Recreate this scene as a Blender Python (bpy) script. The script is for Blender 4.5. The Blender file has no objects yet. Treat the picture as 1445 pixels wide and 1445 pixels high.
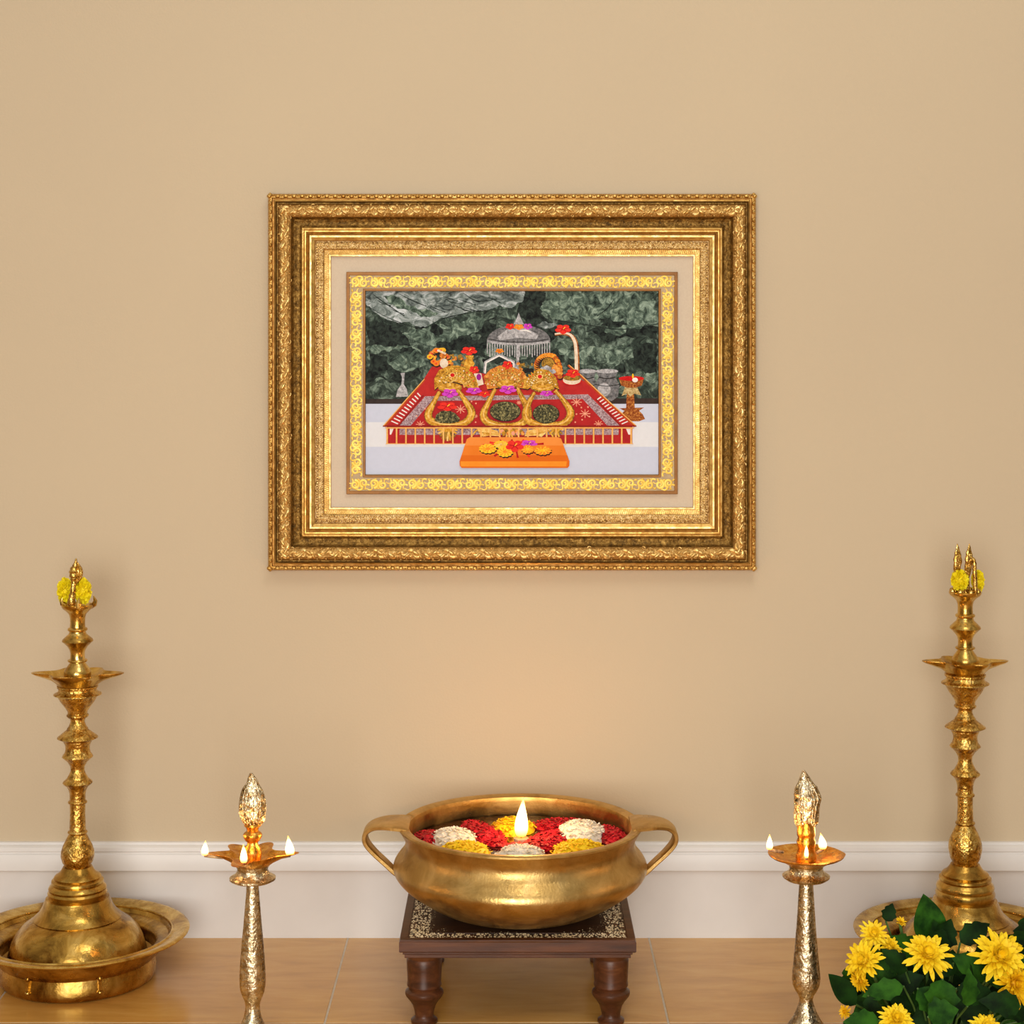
import bpy, math, random
from mathutils import Vector, Matrix, noise
PI = math.pi
sin, cos = math.sin, math.cos
scn = bpy.context.scene
COL = scn.collection
random.seed(11)

# ------------------------------------------------------------------ camera frame
F = 2600.0          # focal length in pixels of the 1445 frame
HY = 480.0          # pixel row of the horizon
CX = 722.5
CH = 1.2            # camera height
DW = F * CH / (1320 - HY)     # distance camera - wall (wall foot at row 1320)
def wx(px, d): return (px - CX) * d / F
def wz(py, d): return CH - (py - HY) * d / F
def wy(d): return d - DW       # wall plane is y = 0, the room lies at y < 0
def pt(px, py, d): return Vector((wx(px, d), wy(d), wz(py, d)))

# ------------------------------------------------------------------ materials
def new_mat(name):
    m = bpy.data.materials.new(name); m.use_nodes = True
    nt = m.node_tree
    return m, nt, nt.nodes['Principled BSDF']
def L(c):      # sRGB 0-255 -> linear
    out = []
    for v in c:
        v = v / 255.0
        out.append(v / 12.92 if v <= 0.04045 else ((v + 0.055) / 1.055) ** 2.4)
    return (out[0], out[1], out[2], 1.0)
def ramp(nt, fac, stops):
    r = nt.nodes.new('ShaderNodeValToRGB')
    el = r.color_ramp.elements
    while len(el) < len(stops): el.new(0.5)
    for e, (p, c) in zip(el, stops):
        e.position = p; e.color = c
    nt.links.new(fac, r.inputs['Fac'])
    return r.outputs['Color']
def coords(nt, kind='Object', scale=(1, 1, 1)):
    t = nt.nodes.new('ShaderNodeTexCoord'); mp = nt.nodes.new('ShaderNodeMapping')
    mp.inputs['Scale'].default_value = scale
    nt.links.new(t.outputs[kind], mp.inputs['Vector'])
    return mp.outputs['Vector']
def noise_tex(nt, vec, scale, detail=4, rough=0.55, dist=0.0):
    n = nt.nodes.new('ShaderNodeTexNoise')
    n.inputs['Scale'].default_value = scale; n.inputs['Detail'].default_value = detail
    n.inputs['Roughness'].default_value = rough; n.inputs['Distortion'].default_value = dist
    nt.links.new(vec, n.inputs['Vector'])
    return n.outputs['Fac']
def voro(nt, vec, scale, feature='F1'):
    n = nt.nodes.new('ShaderNodeTexVoronoi'); n.feature = feature
    n.inputs['Scale'].default_value = scale
    nt.links.new(vec, n.inputs['Vector'])
    return n.outputs['Distance']
def bump(nt, b, h, strength, dist):
    n = nt.nodes.new('ShaderNodeBump')
    n.inputs['Strength'].default_value = strength; n.inputs['Distance'].default_value = dist
    nt.links.new(h, n.inputs['Height']); nt.links.new(n.outputs['Normal'], b.inputs['Normal'])
def mixrgb(nt, fac, a, b, mode='MIX'):
    n = nt.nodes.new('ShaderNodeMix'); n.data_type = 'RGBA'; n.blend_type = mode
    for sock, v in ((n.inputs[0], fac), (n.inputs[6], a), (n.inputs[7], b)):
        if hasattr(v, 'is_output'): nt.links.new(v, sock)
        else: sock.default_value = v
    return n.outputs[2]

def speckle(name, c1, c2, scale=40, rough=0.5, metal=0.0, bstr=0.0, bdist=0.002, lo=0.35, hi=0.65, detail=4, spec=0.5, c3=None, stretch=(1, 1, 1), vor=False, sss=0):
    m, nt, b = new_mat(name)
    v = coords(nt, 'Object', stretch)
    f = voro(nt, v, scale) if vor else noise_tex(nt, v, scale, detail)
    stops = [(lo, L(c1)), (hi, L(c2))]
    if c3: stops = [(lo, L(c1)), ((lo + hi) / 2, L(c3)), (hi, L(c2))]
    nt.links.new(ramp(nt, f, stops), b.inputs['Base Color'])
    b.inputs['Roughness'].default_value = rough; b.inputs['Metallic'].default_value = metal
    b.inputs['Specular IOR Level'].default_value = spec
    if sss:
        b.inputs['Subsurface Weight'].default_value = sss
        b.inputs['Subsurface Radius'].default_value = (0.004, 0.003, 0.002)
    if bstr: bump(nt, b, f, bstr, bdist)
    return m

def brass(name, c1, c2, c3, rough=0.27, scale=22, bscale=140, bstr=0.12, metal=1.0, lo=.33, hi=.68):
    m, nt, b = new_mat(name)
    v = coords(nt)
    f = noise_tex(nt, v, scale, 6, 0.65, 0.6)
    nt.links.new(ramp(nt, f, [(lo, L(c1)), (.5, L(c2)), (hi, L(c3))]), b.inputs['Base Color'])
    f2 = noise_tex(nt, v, scale * 1.7, 5, .6)
    mr = nt.nodes.new('ShaderNodeMapRange')
    mr.inputs[1].default_value = .3; mr.inputs[2].default_value = .7
    mr.inputs[3].default_value = rough * .7; mr.inputs[4].default_value = rough * 1.5
    nt.links.new(f2, mr.inputs[0]); nt.links.new(mr.outputs[0], b.inputs['Roughness'])
    b.inputs['Metallic'].default_value = metal
    f3 = noise_tex(nt, v, bscale, 3)
    bump(nt, b, f3, bstr, 0.004)
    return m

M = {}
# wall paint: fine roller texture
m, nt, b = new_mat('wall_paint')
v = coords(nt)
f = noise_tex(nt, v, 1.3, 3)
nt.links.new(ramp(nt, f, [(.3, L((203, 187, 160))), (.7, L((207, 191, 163)))]), b.inputs['Base Color'])
b.inputs['Roughness'].default_value = .75
b.inputs['Specular IOR Level'].default_value = .25
bump(nt, b, noise_tex(nt, v, 210, 3, .6), .14, .004)
M['wall'] = m
# baseboard
M['white'] = speckle('white_gloss_paint', (226, 224, 222), (230, 228, 226), 12, .38, spec=.4)
# floor tiles, wood-look stone with pale grout
m, nt, b = new_mat('wood_look_tile')
v = coords(nt, 'Object', (2.2, 9, 1))
f = noise_tex(nt, v, 3.2, 7, .62, .5)
f2 = noise_tex(nt, coords(nt), 2.0, 3)
c = ramp(nt, f, [(.28, L((176, 125, 54))), (.5, L((202, 150, 72))), (.74, L((216, 170, 92)))])
c = mixrgb(nt, .35, c, ramp(nt, f2, [(.3, L((176, 124, 60))), (.7, L((212, 165, 92)))]))
nt.links.new(c, b.inputs['Base Color'])
b.inputs['Roughness'].default_value = .21
b.inputs['Specular IOR Level'].default_value = .5
bump(nt, b, f, .05, .003)
M['tile'] = m
M['grout'] = speckle('pale_grout', (190, 178, 160), (204, 192, 174), 60, .8)
# metals
M['brass'] = brass('aged_brass', (152, 112, 46), (204, 166, 84), (232, 202, 126), .23)
M['brass_dark'] = brass('tarnished_brass', (112, 76, 28), (184, 144, 66), (224, 190, 110), .26, 16, 90, .2)
M['bronze'] = brass('satin_bronze', (172, 138, 78), (200, 166, 102), (218, 186, 124), .38, 14, 220, .12)
M['silver_brass'] = brass('hammered_pale_brass', (150, 130, 96), (208, 190, 154), (240, 228, 200), .26, 90, 170, .6, lo=.3, hi=.6)
M['amber_brass'] = brass('amber_brass', (176, 110, 34), (222, 160, 66), (244, 198, 108), .3, 70, 160, .4)
M['carved_brass'] = brass('engraved_brass', (132, 92, 34), (202, 160, 76), (236, 204, 126), .24, 90, 150, .7)
# gilt
M['gilt'] = brass('gilt', (172, 126, 58), (208, 166, 90), (226, 190, 118), .38, 40, 160, .15, .85)
M['gilt_light'] = brass('bright_gilt', (214, 176, 100), (234, 202, 132), (246, 222, 162), .42, 60, 200, .2, .8)
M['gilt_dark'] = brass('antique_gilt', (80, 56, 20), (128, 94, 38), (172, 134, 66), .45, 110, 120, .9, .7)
M['gilt_brown'] = brass('brown_gilt', (142, 96, 36), (172, 122, 52), (196, 148, 72), .42, 60, 200, .1, .6)
M['gilt_mottled'] = brass('mottled_gilt', (138, 102, 50), (204, 168, 108), (238, 212, 158), .4, 190, 260, .6, .75, .38, .62)
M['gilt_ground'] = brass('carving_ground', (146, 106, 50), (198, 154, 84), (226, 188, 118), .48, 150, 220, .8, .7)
M['gilt_leaf'] = brass('carved_gilt', (196, 152, 82), (224, 186, 114), (242, 214, 150), .36, 90, 240, .3, .85)
M['mat'] = speckle('linen_mat_board', (212, 196, 174), (217, 202, 180), 300, .85, bstr=.1, bdist=.001, spec=.1)
M['scroll_ground'] = speckle('taupe_ground', (176, 152, 116), (196, 172, 132), 60, .6)
M['scroll_gold'] = speckle('yellow_gold_leaf', (226, 180, 56), (244, 210, 96), 55, .42, .25, spec=.5)
M['scroll_edge'] = speckle('ochre_gold_edge', (126, 78, 12), (146, 94, 20), 40, .45, .3)
# wood
m, nt, b = new_mat('dark_turned_wood')
v = coords(nt, 'Object', (1.5, 14, 14))
f = noise_tex(nt, v, 5, 6, .6, .4)
nt.links.new(ramp(nt, f, [(.3, L((56, 29, 14))), (.55, L((86, 48, 26))), (.75, L((110, 66, 37)))]), b.inputs['Base Color'])
b.inputs['Roughness'].default_value = .36; b.inputs['Specular IOR Level'].default_value = .35
bump(nt, b, f, .08, .002)
M['wood'] = m
M['wood_top'] = speckle('dark_wood_panel', (48, 28, 16), (72, 44, 26), 20, .45, stretch=(1, 8, 1))
M['grain'] = speckle('cream_and_black_chips', (66, 54, 38), (206, 188, 150), 160, .55, lo=.42, hi=.56, detail=1)
M['water'] = speckle('dark_water', (34, 12, 12), (46, 18, 16), 8, .06)
# plants
M['petal_yellow'] = speckle('yellow_petal', (240, 200, 18), (250, 220, 40), 30, .55, sss=.15, spec=.25)
M['petal_yellow_deep'] = speckle('deep_yellow_petal', (232, 178, 10), (246, 204, 24), 30, .55, sss=.15, spec=.25)
M['pompom'] = speckle('lemon_petal', (236, 216, 10), (250, 234, 44), 90, .6, sss=.15, spec=.2)
M['petal_red'] = speckle('crimson_petal', (150, 8, 22), (206, 24, 44), 60, .5, sss=.1, spec=.3)
M['petal_white'] = speckle('white_petal', (232, 224, 204), (246, 240, 226), 70, .6, sss=.15, spec=.25)
M['leaf'] = speckle('green_leaf', (18, 50, 10), (50, 98, 24), 34, .6, bstr=.3, bdist=.004, spec=.09)
M['leaf_dark'] = speckle('dark_green_leaf', (10, 28, 8), (26, 58, 14), 34, .6, bstr=.3, bdist=.004, spec=.09)
M['stem'] = speckle('green_stem', (50, 84, 30), (78, 112, 44), 30, .6)
M['wick'] = speckle('charred_cotton', (60, 44, 30), (190, 168, 130), 90, .9)
M['wax'] = speckle('pale_wax', (226, 200, 150), (240, 220, 176), 30, .4, sss=.3)
# flame
m, nt, b = new_mat('flame')
v = coords(nt, 'Generated')
sp = nt.nodes.new('ShaderNodeSeparateXYZ'); nt.links.new(v, sp.inputs[0])
cc = ramp(nt, sp.outputs['Z'], [(0, L((255, 110, 30))), (.18, L((255, 190, 100))), (.6, L((255, 226, 160))), (.85, L((255, 190, 90))), (1, L((255, 140, 40)))])
em = nt.nodes.new('ShaderNodeEmission'); em.inputs['Strength'].default_value = 6.5
nt.links.new(cc, em.inputs['Color'])
nt.links.new(em.outputs[0], nt.nodes['Material Output'].inputs['Surface'])
M['flame'] = m

# ------------------------------------------------------------------ mesh builder
class MB:
    def __init__(s): s.v = []; s.f = []; s.mi = []
    def face(s, idx, mi=0): s.f.append(tuple(idx)); s.mi.append(mi)
    def add(s, verts, faces, mi=0):
        o = len(s.v); s.v += [Vector(p) for p in verts]
        for f in faces: s.face([o + i for i in f], mi)
    def box(s, c, size, mi=0, rot=None):
        hx, hy, hz = size[0] / 2, size[1] / 2, size[2] / 2
        vs = [Vector((x, y, z)) for z in (-hz, hz) for y in (-hy, hy) for x in (-hx, hx)]
        if rot: vs = [rot @ p for p in vs]
        s.add([p + Vector(c) for p in vs], [(0, 2, 3, 1), (4, 5, 7, 6), (0, 1, 5, 4), (2, 6, 7, 3), (0, 4, 6, 2), (1, 3, 7, 5)], mi)
    def loft(s, rings, mi=0, cap0=True, cap1=True, close=True):
        n = len(rings[0]); o = len(s.v)
        for r in rings: s.v += [Vector(p) for p in r]
        for i in range(len(rings) - 1):
            for j in range(n if close else n - 1):
                a = o + i * n + j; b_ = o + i * n + (j + 1) % n
                s.face((a, b_, b_ + n, a + n), mi)
        if cap0: s.face([o + j for j in reversed(range(n))], mi)
        if cap1: s.face([o + (len(rings) - 1) * n + j for j in range(n)], mi)
    def lathe(s, prof, seg=48, mi=0, wfun=None, c=(0, 0, 0), sy=1.0, cap0=True, cap1=True):
        # prof: (r, z) or (r, z, extra) with radius r + extra * wfun(theta)
        rings = []
        for p in prof:
            r, z = p[0], p[1]; ex = p[2] if len(p) > 2 else 0
            ring = []
            for j in range(seg):
                t = 2 * PI * j / seg
                rr = r + (ex * wfun(t) if (ex and wfun) else 0)
                ring.append((c[0] + rr * cos(t), c[1] + rr * sin(t) * sy, c[2] + z))
            rings.append(ring)
        s.loft(rings, mi, cap0, cap1)
    def tube(s, path, radii, seg=8, mi=0, flat=None):
        # flat = (axis vector, factor): squash the section along that axis
        path = [Vector(p) for p in path]
        if not hasattr(radii, '__len__'): radii = [radii] * len(path)
        rings = []; up = None
        for i, p in enumerate(path):
            t = (path[min(i + 1, len(path) - 1)] - path[max(i - 1, 0)])
            t = t.normalized() if t.length > 1e-9 else Vector((0, 0, 1))
            if up is None:
                up = Vector((0, 1, 0)) if abs(t.y) < .9 else Vector((1, 0, 0))
            a = (up - t * up.dot(t))
            a = a.normalized() if a.length > 1e-6 else t.orthogonal().normalized()
            up = a; b_ = t.cross(a)
            ring = []
            for j in range(seg):
                th = 2 * PI * j / seg
                off = (a * cos(th) + b_ * sin(th)) * max(radii[i], 1e-5)
                if flat:
                    ax, k = flat; off = off - ax * off.dot(ax) * (1 - k)
                ring.append(p + off)
            rings.append(ring)
        s.loft(rings, mi)
    def blob(s, c, r, seg=10, rows=7, mi=0, rot=None, nz=0.0, nf=20.0):
        rings = []
        for i in range(rows + 1):
            ph = PI * i / rows; ring = []
            for j in range(seg):
                t = 2 * PI * j / seg
                d = Vector((sin(ph) * cos(t), sin(ph) * sin(t), -cos(ph)))
                k = 1 + (nz * noise.noise((d * 1.0 + Vector(c) * 7) * nf) if nz else 0)
                p = Vector((d.x * r[0] * k, d.y * r[1] * k, d.z * r[2] * k))
                if i in (0, rows): p = Vector((0, 0, (-1 if i == 0 else 1) * r[2]))
                if rot: p = rot @ p
                ring.append(p + Vector(c))
            rings.append(ring)
        s.loft(rings, mi, False, False)
    def xform(s, mat, start=0):
        for i in range(start, len(s.v)): s.v[i] = mat @ s.v[i]
    def build(s, name, mats, parent=None, loc=(0, 0, 0), smooth=40):
        me = bpy.data.meshes.new(name)
        me.from_pydata([tuple(p) for p in s.v], [], s.f)
        if not isinstance(mats, (list, tuple)): mats = [mats]
        for m_ in mats: me.materials.append(m_)
        me.polygons.foreach_set('material_index', s.mi)
        if smooth:
            me.polygons.foreach_set('use_smooth', [True] * len(s.f))
            me.validate(); me.update()
            me.set_sharp_from_angle(angle=math.radians(smooth))
        else:
            me.polygons.foreach_set('use_smooth', [False] * len(s.f))
            me.validate(); me.update()
        o = bpy.data.objects.new(name, me); COL.objects.link(o)
        o.location = loc
        if parent: o.parent = parent
        return o
def thing(name, label, cat, loc=(0, 0, 0), rz=0, group=None):
    o = bpy.data.objects.new(name, None); COL.objects.link(o)
    o.empty_display_size = .05
    o.location = loc; o.rotation_euler = (0, 0, rz)
    o['label'] = label; o['category'] = cat
    if group: o['group'] = group
    return o
def tag(o, label, cat, group=None, kind=None):
    o['label'] = label; o['category'] = cat
    if group: o['group'] = group
    if kind: o['kind'] = kind
def catmull(pts, n=4):
    out = []
    P = [pts[0]] + list(pts) + [pts[-1]]
    for i in range(1, len(P) - 2):
        p0, p1, p2, p3 = P[i - 1], P[i], P[i + 1], P[i + 2]
        for k in range(n):
            t = k / n
            out.append(tuple(.5 * ((2 * b_) + (-a + c_) * t + (2 * a - 5 * b_ + 4 * c_ - d_) * t * t + (-a + 3 * b_ - 3 * c_ + d_) * t ** 3)
                             for a, b_, c_, d_ in zip(p0, p1, p2, p3)))
    out.append(tuple(pts[-1]))
    return out
def interp(x, ks):
    if x <= ks[0][0]: return ks[0][1] + (x - ks[0][0])
    for (a, fa), (b_, fb) in zip(ks, ks[1:]):
        if x <= b_: return fa + (fb - fa) * (x - a) / (b_ - a)
    return ks[-1][1] + (x - ks[-1][0])

# ------------------------------------------------------------------ setting
def structure(o): o['kind'] = 'structure'; return o
mb = MB(); mb.box((0, .06, 1.45), (7, .12, 2.9)); structure(mb.build('wall_back', M['wall'], smooth=0))
# baseboard profile (height, projection)
prof = [(0, .016), (wz(1229, DW), .016), (wz(1226.5, DW), .017), (wz(1226, DW), .0215), (wz(1224, DW), .0235), (wz(1216, DW), .0235), (wz(1206, DW), .0215),
        (wz(1202.5, DW), .020), (wz(1201.5, DW), .0165), (wz(1199, DW), .0165), (wz(1198, DW), .0185), (wz(1193, DW), .0175), (wz(1190.5, DW), .012), (wz(1190, DW), .009),
        (wz(1188, DW), .008), (wz(1187, DW), .005), (wz(1187, DW), 0)]
mb = MB()
mb.loft([[(-3.4, -p, h) for h, p in prof] + [(-3.4, 0, 0)], [(3.4, -p, h) for h, p in prof] + [(3.4, 0, 0)]])
structure(mb.build('baseboard_back', M['white'], smooth=25))
# floor: separate tiles set in grout (one mesh, pattern of one surface)
mb = MB()
mb.box((0, -2.4, -.0287), (7, 4.8, .056), 1)
gx0 = wx(492, DW); tw = (wx(926, DW) - wx(80, DW)) / 2
row_y = wy(F * CH / (1443 - HY))
g = .0028
xs = [gx0 + tw * k for k in range(-6, 6)]
ys = [0.02, row_y] + [row_y - .6 * k for k in range(1, 8)]
for i in range(len(xs) - 1):
    for j in range(len(ys) - 1):
        x0, x1, y0, y1 = xs[i] + g / 2, xs[i + 1] - g / 2, ys[j + 1] + g / 2, ys[j] - g / 2
        e = .0012
        mb.loft([[(x0, y0, -.002), (x1, y0, -.002), (x1, y1, -.002), (x0, y1, -.002)],
                 [(x0, y0, -e), (x1, y0, -e), (x1, y1, -e), (x0, y1, -e)],
                 [(x0 + e, y0 + e, 0), (x1 - e, y0 + e, 0), (x1 - e, y1 - e, 0), (x0 + e, y1 - e, 0)]], 0, False, True)
structure(mb.build('floor', [M['tile'], M['grout']], smooth=0))

# ------------------------------------------------------------------ framed picture
DF = DW - .03
SF = F / DF
fr_z0 = wz(805, DF)
def fu(px): return (px - CX) / SF
def fw(py): return wz(py, DF) - fr_z0
pic = thing('framed_picture', 'wide ornate gilt picture frame with a shrine print hanging on the wall', 'picture', (0, 0, fr_z0))
X0, X1, Y0, Y1 = 378.0, 1067.0, 273.5, 805.0      # outer rectangle in photo pixels
def rect(o, h):   # rectangle inset by o px, at height h (m) off the wall
    return [(fu(X0 + o), -h, fw(Y1 - o)), (fu(X1 - o), -h, fw(Y1 - o)), (fu(X1 - o), -h, fw(Y0 + o)), (fu(X0 + o), -h, fw(Y0 + o))]
def mould(mb, prof):
    for (o0, h0, _), (o1, h1, mi) in zip(prof, prof[1:]):
        a, b_ = rect(o0, h0), rect(o1, h1)
        st = len(mb.v); mb.v += [Vector(p) for p in a + b_]
        for k in range(4):
            n = (k + 1) % 4
            mb.face((st + k, st + n, st + 4 + n, st + 4 + k), mi)
# materials: 0 gilt 1 light 2 dark cove 3 brown 4 mottled
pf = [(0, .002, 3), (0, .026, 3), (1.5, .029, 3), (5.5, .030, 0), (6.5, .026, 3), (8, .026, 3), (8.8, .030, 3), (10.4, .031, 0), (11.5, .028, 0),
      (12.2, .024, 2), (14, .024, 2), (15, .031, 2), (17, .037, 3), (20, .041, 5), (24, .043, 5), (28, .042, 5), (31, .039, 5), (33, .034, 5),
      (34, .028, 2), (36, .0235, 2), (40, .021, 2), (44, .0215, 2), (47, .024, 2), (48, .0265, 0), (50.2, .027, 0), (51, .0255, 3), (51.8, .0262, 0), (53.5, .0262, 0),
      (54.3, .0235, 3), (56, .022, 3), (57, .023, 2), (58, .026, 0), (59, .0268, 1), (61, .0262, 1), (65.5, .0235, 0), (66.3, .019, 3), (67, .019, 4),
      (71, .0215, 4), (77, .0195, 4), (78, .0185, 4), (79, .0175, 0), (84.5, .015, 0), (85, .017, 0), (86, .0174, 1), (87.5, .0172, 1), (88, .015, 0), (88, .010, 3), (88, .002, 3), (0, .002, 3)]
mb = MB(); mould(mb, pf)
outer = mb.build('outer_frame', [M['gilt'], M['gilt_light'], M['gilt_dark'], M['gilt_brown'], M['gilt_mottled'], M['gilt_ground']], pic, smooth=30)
# side runner: s along the side from its first corner, o inward offset
def sides():
    yield (X1 - X0, lambda s, o: (X0 + s, Y0 + o))
    yield (X1 - X0, lambda s, o: (X0 + s, Y1 - o))
    yield (Y1 - Y0, lambda s, o: (X0 + o, Y0 + s))
    yield (Y1 - Y0, lambda s, o: (X1 - o, Y0 + s))
def fp(pos, h): return Vector((fu(pos[0]), -h, fw(pos[1])))
YAX = Vector((0, 1, 0))
# rope of beads along the outer edge
mb = MB()
for ln, fn in sides():
    n = int(round((ln - 4) / 11.6))
    for k in range(n * 2 + 1):
        s_ = 2 + (ln - 4) * k / (n * 2)
        big = k % 2 == 0
        mb.blob(fp(fn(s_, 3.2 if big else 2.2), .030), ((3.6 if big else 2.0) / SF, (3.2 if big else 2.2) / SF, (2.9 if big else 1.7) / SF) if abs(fn(1, 0)[0] - fn(0, 0)[0]) > .5 else
                ((2.9 if big else 1.7) / SF, (3.2 if big else 2.2) / SF, (3.6 if big else 2.0) / SF), 8, 6)
mb.build('beaded_edge', M['gilt'], outer)
# carved acanthus band
def arc(fn, cs, co, r, a0, a1, n=9, h=.042, dr=0.0):
    out = []
    for i in range(n):
        t = i / (n - 1); a = a0 + (a1 - a0) * t; rr = r + dr * t
        o = co + rr * sin(a)
        hh = h - ((o - 24) / 9) ** 2 * .0045
        out.append(fp(fn(cs + rr * cos(a), o), hh))
    return out
def taper(n, mx, p=.8, lo=.12): return [mx / SF * max(lo, sin(PI * (i + .4) / (n - .2)) ** p) for i in range(n)]
mb = MB(); rnd = random.Random(3)
for ln, fn in sides():
    n = int(round((ln - 40) / 50.0)); per = (ln - 36) / n
    for k in range(n):
        s0 = 18 + per * k
        fl = 1 if k % 2 else -1
        def A(cs, co, r, a0, a1, w, dr=0., m=9):
            p = arc(fn, s0 + cs * per / 50, 24 + (co - 24) * .85, r * .86, a0, a1, m, .0425, dr)
            mb.tube(p, taper(m, w * .82), 7, 0, (YAX, .75))
        A(9, 25, 6.5, PI * .95, PI * 1.75, 3.6)
        A(10, 24.5, 3.6, PI * .1, PI * 1.1, 1.8, -1.5)
        A(20, 21, 6, PI * .2, PI * .85, 3.4)
        A(24, 28, 5.5, PI * 1.1, PI * 1.95, 2.0)
        A(32, 24, 6.5, PI * .05, PI * .75, 3.6)
        A(33, 23, 3.4, PI * .9, PI * 2.3, 1.6, -1.2)
        A(42, 25, 6, PI * 1.15, PI * 1.9, 3.0)
        A(44, 21, 5, PI * .2, PI * .9, 1.8)
        for cs_, co_, an_, a_l, a_w in ((6, 22.5, .55, 6.5, 2.6), (17, 26.5, -.5, 5.5, 2.2), (28, 22, -.6, 6, 2.5), (40, 26, .5, 6.2, 2.4), (47, 21, .9, 4, 1.8)):
            p_ = fp(fn(s0 + cs_ * per / 50, co_), .0422); p2_ = fp(fn(s0 + cs_ * per / 50 + 1, co_), .0422)
            base_ = 0 if abs((p2_ - p_).x) > abs((p2_ - p_).z) else PI / 2
            mb.blob(p_, (a_l / SF, 2.6 / SF, a_w / SF), 12, 8, rot=Matrix.Rotation(base_ + an_, 3, 'Y'))
        for q in range(12):      # fine veins and small leaves filling the ground
            cs_ = q * 4.2 + rnd.uniform(-1, 1); co_ = 24 + rnd.choice([-6.5, -3, 2.5, 6.5]) + rnd.uniform(-1, 1)
            a_ = rnd.uniform(0, 2 * PI)
            A(cs_, co_, rnd.uniform(2.5, 5), a_, a_ + rnd.uniform(.8, 1.8), rnd.uniform(.8, 1.5), 0, 6)
        for q in range(8):
            mb.blob(fp(fn(s0 + (2 + q * 6.25) * per / 50, 31.5 if q % 2 else 17), .0395), (1.1 / SF, 1.0 / SF, 1.1 / SF), 6, 5)
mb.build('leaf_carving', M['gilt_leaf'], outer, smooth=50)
# small relief between the bright step and the fluted edge
mb = MB(); rnd = random.Random(5)
for ln, fn in sides():
    hz = abs(fn(1, 0)[0] - fn(0, 0)[0]) > .5
    s_ = 70.0
    while s_ < ln - 70:
        for o in (69.0, 72.5, 76.0):
            r = rnd.uniform(.8, 1.5)
            aa = rnd.uniform(0, PI)
            mb.blob(fp(fn(s_ + rnd.uniform(-1, 1), o + rnd.uniform(-.6, .6)), .0212), (r * 1.35 / SF if hz else r / SF, 1.3 / SF, r / SF if hz else r * 1.35 / SF), 6, 4,
                    rot=Matrix.Rotation(aa, 3, 'Y'))
        s_ += 3.6
    # comb of slanting flutes
    s_ = 80.0
    while s_ < ln - 80:
        mb.tube([fp(fn(s_, 79.0), .0182), fp(fn(s_ + 2.0, 84.2), .0158)], .62 / SF, 5, 0)
        s_ += 2.9
mb.build('small_relief', M['gilt_light'], outer, smooth=50)
# mat board
mb = MB(); c = (fu((466 + 980) / 2), -.008, fw((361 + 719) / 2))
mb.box(c, ((980 - 464) / SF, .006, (721 - 360) / SF)); mb.build('mat_board', M['mat'], pic, smooth=0)
# inner gilt frame
IX0, IX1, IY0, IY1 = 488.0, 957.0, 383.5, 698.0
def irect(o, h): return [(fu(IX0 + o), -h, fw(IY1 - o)), (fu(IX1 - o), -h, fw(IY1 - o)), (fu(IX1 - o), -h, fw(IY0 + o)), (fu(IX0 + o), -h, fw(IY0 + o))]
mb = MB()
ip = [(0, .010, 0), (0, .0185, 0), (.6, .019, 0), (4.2, .019, 0), (4.8, .0182, 0), (23.6, .0182, 1), (24.2, .0188, 0), (26.4, .0188, 0), (27, .0182, 0), (27, .0125, 0), (27, .010, 0), (0, .010, 0)]
for (o0, h0, _), (o1, h1, mi) in zip(ip, ip[1:]):
    a, b_ = irect(o0, h0), irect(o1, h1)
    st = len(mb.v); mb.v += [Vector(p) for p in a + b_]
    for k in range(4):
        n = (k + 1) % 4; mb.face((st + k, st + n, st + 4 + n, st + 4 + k), mi)
inner = mb.build('inner_frame', [M['scroll_edge'], M['scroll_ground']], pic, smooth=0)
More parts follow.
